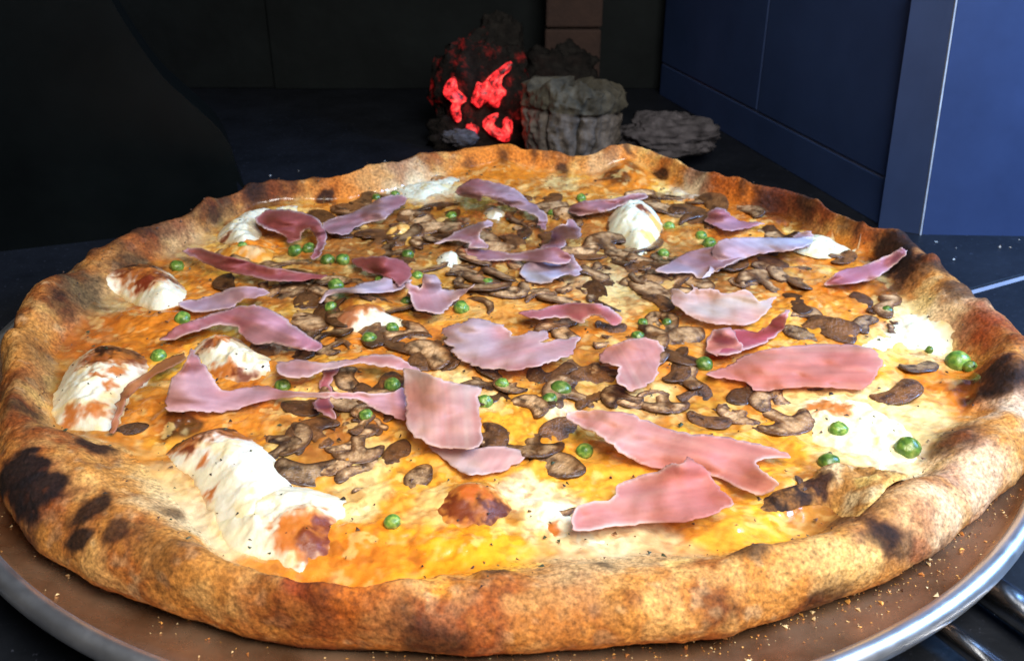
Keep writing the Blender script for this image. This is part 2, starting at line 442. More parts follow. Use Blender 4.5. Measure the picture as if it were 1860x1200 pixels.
tag(lg, 'charred log with glowing red embers behind the pizza', 'log')

# grey ash-covered stump with standing cracks
def stump():
    n, mm = 220, 90
    th = np.linspace(0, 2 * np.pi, n, endpoint=False); s = np.linspace(0, 1, mm)
    cr = np.array([0.2, 0.62, 1.1, 1.43, 1.95, 2.3, 2.75, 3.3, 3.55, 3.95, 4.22, 4.5, 4.72, 4.95, 5.3, 5.62, 6.0]) 
    T, S = np.meshgrid(th, s); T = T.ravel(); S = S.ravel()
    Hh, R0 = 0.056, 0.0285
    cr = cr[::2] + 0.1 * np.sin(cr[::2] * 7)
    prof = np.interp(S, [0, 0.05, 0.35, 0.58, 0.62, 0.72, 0.84, 0.93, 1.0], [0.80, 0.86, 0.98, 1.02, 1.01, 1.06, 1.02, 0.80, 0.0])
    zz = np.interp(S, [0, 0.84, 0.93, 1.0], [0, 0.95, 1.02, 0.97]) * Hh
    D = np.stack([np.cos(T), np.sin(T), zz / R0], 1)
    wob = T + 0.05 * noise(D, 2.5, 4)
    dc = np.abs(((wob[:, None] - cr[None]) + np.pi) % (2 * np.pi) - np.pi).min(1)
    groove = np.exp(-(dc / 0.022) ** 2) * sstep(0.66, 0.58, S)
    ring = np.exp(-((S - 0.615 - 0.05 * noise(D, 1.7, 6)) / 0.018) ** 2) * sstep(-0.3, 0.3, noise(D, 2.0, 7))
    r = R0 * prof * (1 + 0.10 * fbm(D, 1.6, 3, 5)) * (1 - 0.17 * groove - 0.10 * ring) * (1 + 0.06 * fbm(D * np.array([1, 1, 0.5]), 6, 3, 8) * (1 + 0.6 * sstep(0.6, 0.8, S)))
    V = np.stack([r * np.cos(T), r * np.sin(T), zz + 0.009 * fbm(D, 2.2, 3, 2) * sstep(0.55, 1, S)], 1)
    F = [(a * n + b, a * n + (b + 1) % n, (a + 1) * n + (b + 1) % n, (a + 1) * n + b) for a in range(mm - 1) for b in range(n)]
    m = mesh_from('ash_stump', V, np.array(F))
    c = np.outer(1 - 0.85 * groove - 0.5 * ring, lin('5e5751')) * (0.75 + 0.5 * (fbm(D, 5, 2, 3)[:, None] + 0.3))
    c = np.where((S > 0.63)[:, None], c * np.array([0.62, 0.66, 0.58]), c)
    set_col(m, np.clip(c, 0.01, 1)); return m
pos = fp((1034, 272), 0.262)
st = tag(obj('ash_stump', stump(), M['ash'], None, (pos[0], 0.272, FZ)), 'grey ash-covered log stump with upright cracks beside the embers', 'log')
st.rotation_euler = (math.radians(-6), math.radians(3), 0); st.scale = (1.16, 1.0, 0.98)
def ashcol(V, D): return np.outer(0.75 + 0.5 * fbm(D, 4, 3, 4), lin('545053'))
ah = lump('ash_heap', fp((1215, 246), 0.27), (0.033, 0.020, 0.014), 21, M['ash'], None, 0.26, 1.7, (90, 60), ashcol)
tag(ah, 'small heap of pale grey ash right of the stump', 'ash')
ah2 = lump('ash_flake', fp((836, 250), 0.262), (0.012, 0.006, 0.005), 31, M['ash'], None, 0.4, 2.4, (40, 26), ashcol)
tag(ah2, 'small grey flake of ash below the embers, left', 'ash')

# ------------------------------------------------------------------ pan and rack
def lathe(name, prof, n=256, mat=None, parent=None):
    th = np.linspace(0, 2 * np.pi, n, endpoint=False)
    V = np.concatenate([np.stack([r * np.cos(th), r * np.sin(th), np.full(n, z)], 1) for r, z in prof])
    F = [(a * n + b, a * n + (b + 1) % n, (a + 1) * n + (b + 1) % n, (a + 1) * n + b) for a in range(len(prof) - 1) for b in range(n)]
    return obj(name, mesh_from(name, V, np.array(F)), mat, parent)
PC, PR = np.array([-0.0006, -0.0090]), 0.2130
pan = empty('pizza_pan', (PC[0], PC[1], -0.0053))
pan.rotation_euler.x = math.radians(-1.5); tag(pan, 'round aluminium pan with stained base under the pizza', 'pan')
lathe('pan_base', [(0.0005, 0.0), (PR - 0.019, 0.0), (PR - 0.0065, 0.0042), (PR - 0.0045, 0.0075), (PR - 0.0052, 0.0080), (PR - 0.0080, 0.0055), (PR - 0.0195, 0.0014), (0.10, 0.0013), (0.0005, 0.0013)], 300, M['pan'], pan)
bead = [(PR - 0.0024 + 0.0034 * math.cos(a), 0.0085 + 0.0034 * math.sin(a)) for a in np.linspace(math.pi, -math.pi, 15)]
lathe('rim', bead, 300, M['rim'], pan)

rk = empty('wire_rack', (0, 0, FZ)); tag(rk, 'steel rods of a rack under the pan, lower right', 'rack')
def rod(p, q, r, mat=M['steel'], parent=rk, nm='rod', flat=1.0):
    p, q = Vector(p), Vector(q); d = q - p
    n = 20; V = []; 
    zq = d.to_track_quat('Z', 'X').to_matrix()
    for t in (0, 0.004 / d.length, 1 - 0.004 / d.length, 1):
        rr = r * (0.6 if t in (0, 1) else 1)
        for a in range(n):
            c = zq @ Vector((math.cos(2 * math.pi * a / n) * rr, math.sin(2 * math.pi * a / n) * rr, 0))
            c.z *= flat
            V.append(p + d * t + c)
    F = [[a * n + b, a * n + (b + 1) % n, (a + 1) * n + (b + 1) % n, (a + 1) * n + b] for a in range(3) for b in range(n)] + [list(range(n - 1, -1, -1)), list(range(3 * n, 4 * n))]
    m = mesh_from(nm, np.array([tuple(v) for v in V]), F)
    return obj(nm, m, mat, parent, (0, 0, -FZ))
a1, a2 = on_z([(1712, 1140), (1790, 1200)], -0.005)
dv = (a2 - a1) / np.linalg.norm(a2 - a1)
rod(a1 - dv * 0.02, a2 + dv * 0.12, 0.0030)
b1, b2 = on_z([(1815, 1082), (1880, 1125)], -0.005)
dvb = (b2 - b1) / np.linalg.norm(b2 - b1)
rod(b1 - dv * 0.02, b1 + dv * 0.2, 0.0052)
rod(a1 - dv * 0.02 + np.array([0, 0, -0.0042]), b1 - dv * 0.02 + np.array([0, 0, -0.0042]), 0.0022)

# ------------------------------------------------------------------ the pizza body
def ring_from(pxs, default=0.012):
    P = np.array([p[:2] for p in pxs], float); z = np.array([p[2] if len(p) > 2 else default for p in pxs])
    W = on_z(P, z)
    th = np.arctan2(W[:, 1], W[:, 0]); r = np.hypot(W[:, 0], W[:, 1])
    o = np.argsort(th); return th[o], r[o]
outer = [(6,700,.013),(12,640,.014),(40,560,.016),(90,510,.018),(150,462,.019),(230,430,.020),(320,395,.020),(430,340,.020),(520,328,.020),(600,324,.020),(640,320,.020),(720,296,.020),(800,273,.020),(860,268,.020),(980,272,.020),(1060,278,.020),(1110,276,.021),(1180,269,.022),(1230,295,.020),(1300,325,.019),(1380,345,.019),(1450,355,.019),(1530,390,.020),(1600,412,.023),(1640,412,.024),(1690,445,.022),(1750,505,.020),(1800,560,.018),(1850,602,.017),(1880,660,.014),(1892,730,.012),(1890,800,.010),
         (1862,860,.008),(1823,897,.006),(1773,943,.006),(1700,1013,.005),(1627,1058,.005),(1573,1077,.005),(1473,1113,.005),(1407,1133,.005),(1307,1165,.005),(1240,1180,.005),(1150,1187,.005),(1000,1192,.005),(780,1190,.005),(620,1178,.005),(520,1168,.005),(433,1153,.005),(300,1113,.005),(187,1083,.005),(127,1050,.005),(73,1010,.006),(28,950,.007),(4,880,.009),(-6,800,.011)]
inner = [(120,640),(105,720),(120,775),(190,790),(262,805),(315,850),(360,930),(420,1000),(500,1042),(570,1078),(640,1078),(720,1058),(820,1036),(900,1014),(980,998),(1080,990),(1180,990),(1260,996),(1340,990),(1420,978),(1480,960),(1530,900),(1600,862),(1650,850),(1690,800),(1722,760),(1750,710),(1745,655),(1700,610),(1650,565),(1615,520),(1575,455),(1500,395),(1400,368),(1300,350),(1220,325),(1160,310),(1050,303),(930,300),(830,312),(700,345),(610,356),(540,352),(470,372),(400,405),(335,452),(265,500),(210,535),(160,585)]
to, ro = ring_from(outer); ti, ri = ring_from(inner)
def per(th, t, r): return np.interp(th, np.concatenate([t - 2 * np.pi, t, t + 2 * np.pi]), np.tile(r, 3))
NT = 1500
TH = np.linspace(-np.pi, np.pi, NT, endpoint=False)
def sm(a, k):
    kern = np.hanning(2 * k + 3)[1:-1]; kern /= kern.sum()
    return np.convolve(np.concatenate([a[-k:], a, a[:k]]), kern, 'valid')
Rv = sm(per(TH, to, ro), 14); Ri = sm(per(TH, ti, ri), 9)
Ri = Ri + 0.0025 * fbm(xyz(np.cos(TH), np.sin(TH)), 5.0, 3, 14)
Ri = np.minimum(Ri, Rv - 0.012)
TC = xyz(np.cos(TH), np.sin(TH))
# crest height round the rim
HC = 0.0225 + 0.0045 * fbm(TC, 2.6, 3, 2)
back = sstep(0.2, 0.8, np.sin(TH)); HC = HC - 0.002 * back - 0.0035 * sstep(0.3, 0.9, -np.sin(TH))
def rim_at(th):
    f = lambda a: np.interp(th, np.append(TH, np.pi), np.append(a, a[0]))
    return f(Rv), f(Ri), f(HC)
BUMPS = []          # (x, y, radius, height)
def interior(x, y):
    P = xyz(x, y)
    z = 0.0105 + 0.0016 * fbm(P, 28, 2, 1)
    return z
def Hs(x, y, bumps=True):
    th = np.arctan2(y, x); r = np.hypot(x, y)
    R, I, C = rim_at(th)
    zi = interior(x, y)
    rc = I + (R - I) * 0.60
    up = zi + (C - zi) * sstep(0, 1, (r - I) / (rc - I))
    dn = 0.008 + (C - 0.008) * np.sqrt(np.clip(1 - ((r - rc) / (R - rc)) ** 2, 0, 1))
    z = np.where(r < I, zi, np.where(r < rc, up, np.where(r < R, dn, 0.002)))
    if bumps:
        for bx, by, br, bh in BUMPS:
            d2 = ((x - bx) ** 2 + (y - by) ** 2) / br ** 2
            z = z + bh * np.exp(-d2 * 1.6)
    return z
def seat(P, lift=0.0, it=5):
    """photo points -> world points lying on the pizza surface (+lift)"""
    z = np.full(len(np.atleast_2d(P)), 0.012)
    for _ in range(it):
        W = on_z(P, z); z = 0.5 * z + 0.5 * (Hs(W[:, 0], W[:, 1]) + lift)
    return on_z(P, z)
def add_bumps(lst):
    for px, py, rr, hh in lst:
        wv = seat([(px, py)])[0]; BUMPS.append((wv[0], wv[1], rr * 1e-3, hh * 1e-3))
add_bumps([(1135, 318, 17, 8), (910, 298, 22, 4), (450, 452, 13, 5), (855, 905, 11, 4), (60, 850, 24, 5), (1640, 905, 17, 5), (1430, 905, 10, 4.5),
           (1490, 880, 9, 4), (1800, 690, 12, 6), (1750, 800, 15, 4), (1640, 440, 17, 6), (255, 480, 14, 3), (120, 540, 18, 3), (330, 760, 11, 3), (590, 340, 13, 4.5),
           (730, 425, 8, 5), (650, 560, 11, 5), (1580, 655, 10, 3), (1000, 740, 12, 2), (700, 960, 22, 2.5), (860, 985, 22, 2.5), (540, 990, 14, 2), (1330, 960, 15, 2.5), (1240, 1100, 22, 2), (350, 1060, 20, 2.5), (1560, 1020, 18, 2), (700, 1130, 20, 2.0)])

brg = random.Random(11)
BLIS = []
for k in range(70):
    a = brg.uniform(-math.pi, math.pi); R_, I_, C_ = rim_at(np.array([a])); f_ = brg.uniform(0.25, 0.9)
    r_ = float(I_[0] + (R_[0] - I_[0]) * f_)
    BLIS.append((r_ * math.cos(a), r_ * math.sin(a), brg.uniform(0.003, 0.0075), brg.uniform(0.0008, 0.0022), brg.random()))
BUMPS += [b[:4] for b in BLIS]
# grid
NI, NC = 240, 96
s_in = (np.arange(NI) / (NI - 1)) ** 0.8
rows_r, rows_z = [], []
TT = TH
for s in s_in:
    r = Ri * s; rows_r.append(r); rows_z.append(None)
phis = np.linspace(0, 1, NC + 1)[1:]
pos_rows = []
for s in s_in:
    r = np.maximum(Ri * s, 0.00002); x, y = r * np.cos(TT), r * np.sin(TT)
    pos_rows.append(np.stack([x, y, Hs(x, y, False)], 1))
z_in = interior(Ri * np.cos(TT), Ri * np.sin(TT))
rc = Ri + (Rv - Ri) * 0.60
for ph in phis:
    if ph < 0.42:
        t = ph / 0.42; r = Ri + (rc - Ri) * t; z = z_in + (HC - z_in) * sstep(0, 1, t)
    else:
        a = (ph - 0.42) / 0.58 * math.radians(148)
        zm = 0.0095
        r = rc + (Rv - rc) * math.sin(a)
        z = zm + (HC - zm) * math.cos(a) if a < math.pi / 2 else zm + (zm - 0.0016) * math.cos(a) * 1.17
    pos_rows.append(np.stack([r * np.cos(TT), r * np.sin(TT), np.broadcast_to(z, r.shape)], 1))
G = np.array(pos_rows)                       # rows x NT x 3
NR = G.shape[0]
V = G.reshape(-1, 3).copy()
x, y = V[:, 0], V[:, 1]
topside = np.repeat(np.concatenate([np.ones(NI), np.clip(1.25 - 1.0 * np.maximum(0, (phis - 0.55) / 0.4), 0, 1)]), NT)
for bx, by, br, bh in BUMPS:
    d2 = ((x - bx) ** 2 + (y - by) ** 2) / br ** 2
    k = bh * np.exp(-d2 * 1.6) * topside
    V[:, 2] += k
    rr = np.hypot(x, y); out = (np.repeat(np.arange(NR) >= NI, NT)) * k * 0.35
    V[:, 0] += out * x / np.maximum(rr, 1e-6); V[:, 1] += out * y / np.maximum(rr, 1e-6)
def grid_normals(V):
    g = V.reshape(NR, NT, 3)
    du = np.roll(g, -1, 1) - np.roll(g, 1, 1); dvv = np.gradient(g, axis=0)
    n = np.cross(du, dvv); n *= -1
    n = n.reshape(-1, 3); n /= np.maximum(np.linalg.norm(n, axis=1)[:, None], 1e-12)
    n[n[:, 2] < -2] *= -1
    return n
N0 = grid_normals(V)
if N0[: NI * NT, 2].mean() < 0: N0 = -N0
isc = np.repeat(np.clip((np.arange(NR) - NI + 12) / 24, 0, 1), NT)   # 0 cheese .. 1 crust
low = np.clip(V[:, 2] / 0.006, 0, 1)
disp = isc * (0.0011 * fbm(V, 60, 2, 5) + 0.00028 * fbm(V, 420, 2, 6)) + (1 - isc) * (0.0013 * fbm(V, 95, 3, 7) + 0.0006 * np.abs(fbm(V, 230, 2, 9)))
V = V + N0 * (disp * (0.35 + 0.65 * low))[:, None]
V[:, 2] = np.maximum(V[:, 2], 0.0016)
VPX, VPY, VD = project(V)

def hit(px, py, tol=5.0):
    m = np.nonzero((np.abs(VPX - px) < tol) & (np.abs(VPY - py) < tol))[0]
    if not len(m):
        return V[np.argmin((VPX - px) ** 2 + (VPY - py) ** 2)]
    dmin = VD[m].min(); m = m[VD[m] < dmin + 0.012]
    return V[m[np.argmin((VPX[m] - px) ** 2 + (VPY[m] - py) ** 2)]]

# ---- colour of the pizza itself (baked dough, melted cheese, char)
warp = np.stack([fbm(V, 110, 2, 31), fbm(V, 110, 2, 33), fbm(V, 110, 2, 35)], 1) * 0.0065
VW = V + warp
fineN = fbm(V, 300, 2, 41)
C = np.zeros_like(V)
n_a = fbm(V, 38, 3, 51); n_b = fbm(V, 80, 3, 53); n_c = fbm(V, 170, 2, 55)
gold, tan_, red, pale, char_ = lin('c58a44'), lin('d8ac6c'), lin('9c5624'), lin('e4cb9c'), lin('1e1512')
def blend(C, c, k): return C * (1 - k[:, None]) + c * k[:, None]
cr = np.tile(gold, (len(V), 1))
cr = blend(cr, red, sstep(-0.1, 0.45, n_a + 0.35 * n_c) * 0.75)
cr = blend(cr, tan_, sstep(0.0, 0.5, -n_b) * 0.7)
cr = blend(cr, pale, sstep(0.15, 0.6, n_c + 0.5 * n_b - 0.1) * 0.45)
cr = blend(cr, red * 0.7, sstep(0.3, 0.7, n_b + 0.5 * n_c) * 0.5)
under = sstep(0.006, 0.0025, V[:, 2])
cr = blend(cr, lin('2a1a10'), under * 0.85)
ch = np.tile(lin('d98c36'), (len(V), 1))
ch = blend(ch, lin('f0b23e'), sstep(-0.1, 0.4, n_a))
ch = blend(ch, lin('d0782a'), sstep(0.1, 0.5, n_b) * 0.8)
ch = blend(ch, lin('edcf8a'), sstep(0.25, 0.6, -n_b + 0.4 * n_a) * 0.5)
ch = blend(ch, lin('7a4a22'), sstep(0.35, 0.7, n_c + 0.3 * n_b) * 0.4)
edge = np.repeat((np.arange(NR) - NI) / 30.0, NT) + 1.5 * n_b + 0.5 * n_c
C = blend(ch, cr, sstep(-0.4, 0.7, edge))
# pale un-browned dough just inside the crest, here and there
lip = np.exp(-((np.repeat(np.arange(NR) - NI, NT) - 10) / 14.0) ** 2) * sstep(-0.1, 0.3, n_a + 0.2)
C = blend(C, lin('e3c07c'), lip * 0.45)

def splat(px, py, mm, color, hard=0.5, amt=1.0, w3=True, asp=None):
    """a stain on the surface: centre seen at (px,py), radius in millimetres"""
    global C
    p = hit(px, py); r = mm * 1e-3; R2 = r * 1.75 + 0.004
    m_ = np.nonzero((np.abs(V[:, 0] - p[0]) < R2) & (np.abs(V[:, 1] - p[1]) < R2) & (np.abs(V[:, 2] - p[2]) < R2))[0]
    if not len(m_): return
    w_ = warp[m_]; k0 = np.argmin(((V[m_] - p) ** 2).sum(1))
    d = V[m_] - p + (w_ - w_[k0]) * min(1.0, mm / 10.0)
    q_ = np.sqrt((d ** 2).sum(1)) / r + 0.12 * fineN[m_]
    k = sstep(1.0 + (1 - hard) * 0.6, 1.0 - (1 - hard) * 0.6 - 0.05, q_) * amt
    C[m_] = blend(C[m_], color, k)
ORANGE, DEEP, YEL, CREAM, WHITE, JUICE, BRN = lin('dd8228'), lin('b45a1c'), lin('eaa436'), lin('efd798'), lin('f4e6bf'), lin('8a5a30'), lin('5a2a16')
# broad colour areas of the topping
for (px, py, mm, c, h, a) in [
    (900, 430, 60, JUICE, 0.0, .75), (700, 430, 45, JUICE, 0.0, .65), (1150, 480, 55, JUICE, 0.0, .75), (1330, 500, 40, JUICE, .1, .7), (600, 520, 40, JUICE, 0, .7), (980, 660, 36, JUICE, .1, .6), (1270, 740, 22, JUICE, .2, .5), (580, 800, 22, JUICE, .2, .65), (700, 610, 24, JUICE, .2, .4),
    (910, 300, 34, ORANGE, .3, .9), (1135, 315, 24, ORANGE, .4, .95), (640, 350, 20, ORANGE, .3, .9), (1380, 380, 30, DEEP, .2, .8), (1300, 365, 22, ORANGE, .2, .8), (450, 452, 16, ORANGE, .5, 1), (240, 585, 26, DEEP, .3, .75), (300, 600, 18, ORANGE, .3, .8), (180, 560, 12, CREAM, .2, .8),
    (850, 640, 30, ORANGE, .2, .6), (690, 610, 18, ORANGE, .3, .7), (1060, 570, 20, ORANGE, .3, .6), (880, 540, 24, lin('d99a4e'), .3, .7), (1420, 600, 24, YEL, .2, .7), (1480, 540, 22, ORANGE, .3, .8), (1440, 680, 30, ORANGE, .2, .6), (1750, 720, 16, ORANGE, .3, .85), (1700, 690, 14, ORANGE, .3, .8), (1550, 470, 16, ORANGE, .3, .8),
    (840, 780, 24, YEL, .2, .9), (950, 790, 20, YEL, .3, .9), (760, 840, 18, YEL, .3, .8), (700, 900, 20, YEL, .3, .8), (900, 860, 26, YEL, .2, .9), (1180, 880, 24, YEL, .2, .9), (1420, 830, 24, YEL, .2, .9), (1100, 870, 15, YEL, .2, .8), (850, 960, 24, YEL, .3, 1), (900, 1000, 13, lin('f0ae2c'), .3, .9), (740, 1000, 22, lin('f59a22'), .3, .95), (650, 1040, 17, ORANGE, .3, .95), (600, 1060, 10, lin('e88a1e'), .3, .9), (1420, 955, 13, lin('f0ae2c'), .3, 1), (1350, 965, 11, YEL, .3, .9), (1280, 960, 10, YEL, .3, .7), (420, 800, 14, ORANGE, .3, .7), (290, 800, 10, YEL, .3, .8),
    (980, 920, 13, CREAM, .3, .95), (1010, 955, 11, WHITE, .3, .95), (1100, 978, 10, WHITE, .3, .9), (1180, 970, 9, WHITE, .3, .85), (950, 890, 8, WHITE, .3, .8), (660, 930, 7, CREAM, .4, .9), (800, 930, 8, CREAM, .2, .5),
    (1540, 730, 20, CREAM, .35, 1), (1610, 775, 20, CREAM, .4, 1), (1570, 820, 17, CREAM, .4, 1), (1480, 735, 12, CREAM, .3, .8), (1630, 830, 12, WHITE, .3, .9), (1690, 590, 17, WHITE, .4, 1), (1650, 625, 16, CREAM, .4, 1), (1720, 620, 14, CREAM, .3, .9), (1660, 555, 12, CREAM, .4, .9), (1590, 630, 14, YEL, .3, .7),
    (620, 700, 10, CREAM, .3, .5), (800, 655, 8, YEL, .3, .9), (830, 685, 9, CREAM, .3, .9), (1150, 730, 13, CREAM, .3, .8), (1120, 690, 9, YEL, .3, .8), (1000, 730, 6, WHITE, .4, .9), (890, 725, 7, CREAM, .4, .8), (670, 830, 9, CREAM, .3, .7), (640, 880, 9, CREAM, .2, .8), (860, 460, 7, WHITE, .5, .9), (1100, 510, 16, lin('d6c69a'), .3, .6), (1120, 545, 14, lin('dcc98e'), .2, .6), (770, 340, 22, lin('e2dcc0'), .3, .85), (1260, 345, 14, lin('dcd6c0'), .4, .8), (1010, 330, 12, lin('dcc48a'), .3, .8), (740, 430, 8, lin('eaa84a'), .4, 1), (720, 415, 6, lin('e8b060'), .4, 1), (1420, 640, 10, YEL, .3, .7), (1090, 300, 9, lin('e2c08c'), .3, .7), (985, 295, 9, lin('dab07a'), .3, .6)]:
    splat(px, py, mm, c, h, a)
# dough: pale patches, then browned and burnt spots
for (px, py, mm, c, h, a) in [
    (370, 940, 14, lin('f0e2c0'), .2, .85), (420, 990, 10, lin('ead8ac'), .2, .8), (310, 880, 12, lin('e8d2a0'), .1, .6), (1700, 920, 15, lin('eedcc4'), .1, .7), (1790, 880, 14, lin('ecdccb'), .1, .5), (1560, 1030, 12, lin('f2d490'), .2, .6), (1840, 720, 12, lin('f5e6cf'), .1, .7), (330, 940, 12, pale, .1, .5), (1540, 905, 17, lin('a8703a'), .3, .85), (1500, 930, 12, lin('b8813f'), .3, .85), (1600, 880, 14, lin('b07a40'), .3, .8), (1640, 900, 16, tan_, .2, .6), (1070, 1020, 14, pale, .1, .6), (1150, 1010, 14, pale, .1, .5), (1640, 500, 14, lin('e6b878'), .2, .8), (700, 320, 20, lin('c79a62'), .2, .6), (330, 440, 16, lin('d9b98a'), .2, .7), (200, 540, 10, lin('e8c78a'), .2, .8), (1760, 560, 14, lin('efd2b0'), .1, .6)]:
    splat(px, py, mm, c, h, a)
BURN = []
for (px, py, mm, a, h) in [
    (58, 850, 9.5, .97, .75), (52, 890, 8.5, .96, .7), (45, 925, 6, .9, .5), (178, 915, 6.2, .9, .55), (147, 980, 4.6, .93, .7), (210, 970, 4.4, .8, .5), (172, 808, 6.5, .9, .55), (115, 1015, 3.2, .7, .5), (60, 960, 6, .5, .2), (140, 530, 14, .75, .2), (110, 560, 9, .6, .2), (30, 690, 10, .35, .1), (40, 750, 11, .4, .1), (70, 640, 9, .35, .1), (250, 483, 13, .78, .3), (480, 345, 14, .6, .2), (380, 385, 14, .5, .1), (600, 345, 7, .9, .6), (590, 360, 5, .9, .6), (290, 420, 14, .5, .1),
    (1130, 315, 6, .7, .4), (1100, 322, 6, .65, .4), (1150, 300, 5, .6, .4), (1205, 318, 5, .85, .6), (1020, 308, 4, .8, .5), (850, 300, 4, .5, .3), (1430, 365, 16, .6, .2), (1490, 385, 13, .6, .2), (1390, 378, 9, .6, .2), (1640, 440, 15, .93, .45), (1630, 470, 10, .9, .5), (1620, 520, 9, .75, .4), (1710, 480, 11, .8, .2), (1750, 530, 9, .7, .2), (1600, 540, 6, .6, .3),
    (1800, 680, 12, .88, .3), (1830, 690, 9, .8, .3), (1740, 790, 9, .7, .2), (1555, 930, 8, .6, .2), (1610, 970, 7, .85, .4), (1640, 985, 5, .6, .3), (1690, 1010, 4, .5, .4), (1610, 960, 4, .6, .4), (860, 915, 9, .3, .4), (580, 1060, 6, .7, .3), (565, 1080, 4, .75, .4), (740, 1125, 5, .5, .3), (810, 1175, 8, .7, .2), (1310, 1110, 7, .4, .2), (1500, 1085, 9, .65, .2), (260, 970, 5, .45, .2), (300, 1000, 6, .4, .2), (780, 1052, 2.2, .9, .6), (330, 770, 7, .8, .5), (100, 700, 8, .5, .2)]:
    BURN.append((px, py, mm, a, h)); splat(px, py, mm * 1.4, lin('7c3412'), max(0.0, h - 0.25), a * 0.55)
for (px, py, mm, a, h) in [(250, 428, 12, .6, .1), (300, 402, 12, .6, .1), (360, 372, 12, .6, .1), (430, 345, 12, .65, .1), (500, 332, 12, .65, .1), (180, 452, 13, .6, .1), (1260, 308, 9, .6, .1), (1330, 332, 10, .6, .1), (1420, 352, 12, .7, .1), (1500, 375, 12, .7, .1), (1570, 402, 10, .7, .1), (720, 300, 10, .5, .1), (790, 278, 9, .5, .1), (1770, 585, 14, .8, .2), (1800, 610, 12, .7, .2), (1680, 930, 6, .5, .2), (640, 1100, 12, .4, .1), (560, 1120, 14, .45, .1), (1000, 1080, 16, .4, .1), (450, 1090, 10, .35, .1), (730, 1120, 9, .4, .1), (1530, 900, 14, .4, .1), (870, 1170, 10, .5, .1), (1680, 1000, 5, .6, .5), (1330, 900, 5, .4, .2), (1720, 600, 8, .4, .2), (140, 640, 12, .4, .1), (70, 780, 12, .5, .1), (300, 780, 6, .6, .3), (550, 1065, 5, .8, .4)]:
    splat(px, py, mm, lin('8a3a18'), h, a)
for (px, py) in [(270, 418), (340, 384), (400, 355), (470, 338), (530, 328), (210, 440), (120, 490), (1280, 316), (1390, 346), (1460, 360), (1540, 392)]: splat(px, py, 7, lin('2c1a12'), .1, .6)
for (px, py, mm, a, h) in BURN: splat(px, py, mm, lin('191112'), h, a)
# fine mottling of the melted cheese
sm_ = fbm(V, 330, 2, 81); s2_ = fbm(V, 150, 3, 83)
C = C * (1 + (1 - isc) * 0.12 * sm_)[:, None]
C = blend(C, lin('f6dfa0'), sstep(0.25, 0.75, s2_) * 0.25 * (1 - isc))
C = blend(C, lin('8a4c1e'), sstep(0.25, 0.7, -s2_ + 0.3 * sm_) * 0.45 * (1 - isc))
for bx, by, br_, bh_, u_ in BLIS:
    if u_ > 0.6: continue
    m_ = np.nonzero((np.hypot(V[:, 0] - bx, V[:, 1] - by) < br_ * 1.6) & (V[:, 2] > 0.008))[0]
    if len(m_):
        q_ = np.hypot(V[m_, 0] - bx + warp[m_, 0] * .4, V[m_, 1] - by + warp[m_, 1] * .4) / br_
        C[m_] = blend(C[m_], lin('7a3a16') if u_ > 0.25 else lin('2a1812'), sstep(1.0, 0.3, q_) * (0.55 if u_ > .25 else .75))
inn = 1 - isc
C = C * (1 - inn[:, None] * (1 - np.array([0.98, 0.92, 0.78])))
C = blend(C, lin('8a451a'), sstep(0.36, 0.46, fbm(V, 170, 2, 91)) * 0.35 * inn)
C = blend(C, lin('f0cc7c'), sstep(0.36, 0.44, fbm(V, 120, 3, 93)) * 0.4 * inn)
C = blend(C, lin('b8621e'), sstep(0.40, 0.5, fbm(V, 260, 2, 95)) * 0.4 * inn)
# fine burnt pin-pricks
pin = sstep(0.42, 0.62, fbm(V, 210, 2, 71)) * sstep(0.0, 0.4, n_a + 0.1)
C = blend(C, lin('5a2c14'), pin * 0.4 * isc)
C = C * (1 - isc[:, None] * (1 - np.array([0.86, 0.76, 0.63]))) * (1 + 0.22 * isc * fbm(V, 520, 2, 97))[:, None]
C = np.clip(C, 0.004, 0.95)

pizza = empty('pizza', (0, 0, 0.0)); tag(pizza, 'large baked pizza with charred crust, peas, mushrooms and white cheese on a pan', 'pizza')
idx = np.arange(NR * NT).reshape(NR, NT)
def sub_mesh(name, r0, r1, mat):
    k = idx[r0:r1]; base = k[0, 0]
    a = k[:-1]; b = k[1:]
    F = np.stack([a, b, np.roll(b, -1, 1), np.roll(a, -1, 1)], -1).reshape(-1, 4) - base
    m = mesh_from(name, V[base:k[-1, -1] + 1], F[:, ::1])
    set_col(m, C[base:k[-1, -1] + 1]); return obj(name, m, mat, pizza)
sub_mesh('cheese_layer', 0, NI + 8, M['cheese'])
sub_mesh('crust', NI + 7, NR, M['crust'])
# underside of the dough, so that it is a closed body
th = TH[::10]; rb = np.hypot(G[-1, ::10, 0], G[-1, ::10, 1])
Vb = np.concatenate([xyz(rb * np.cos(th), rb * np.sin(th), 0.0020), [(0, 0, 0.0020)]])
mb = mesh_from('dough_base', Vb, [(i, (i + 1) % len(th), len(th)) for i in range(len(th))])
set_col(mb, np.tile(lin('3a2616'), (len(Vb), 1))); obj('dough_base', mb, M['crust'], pizza)

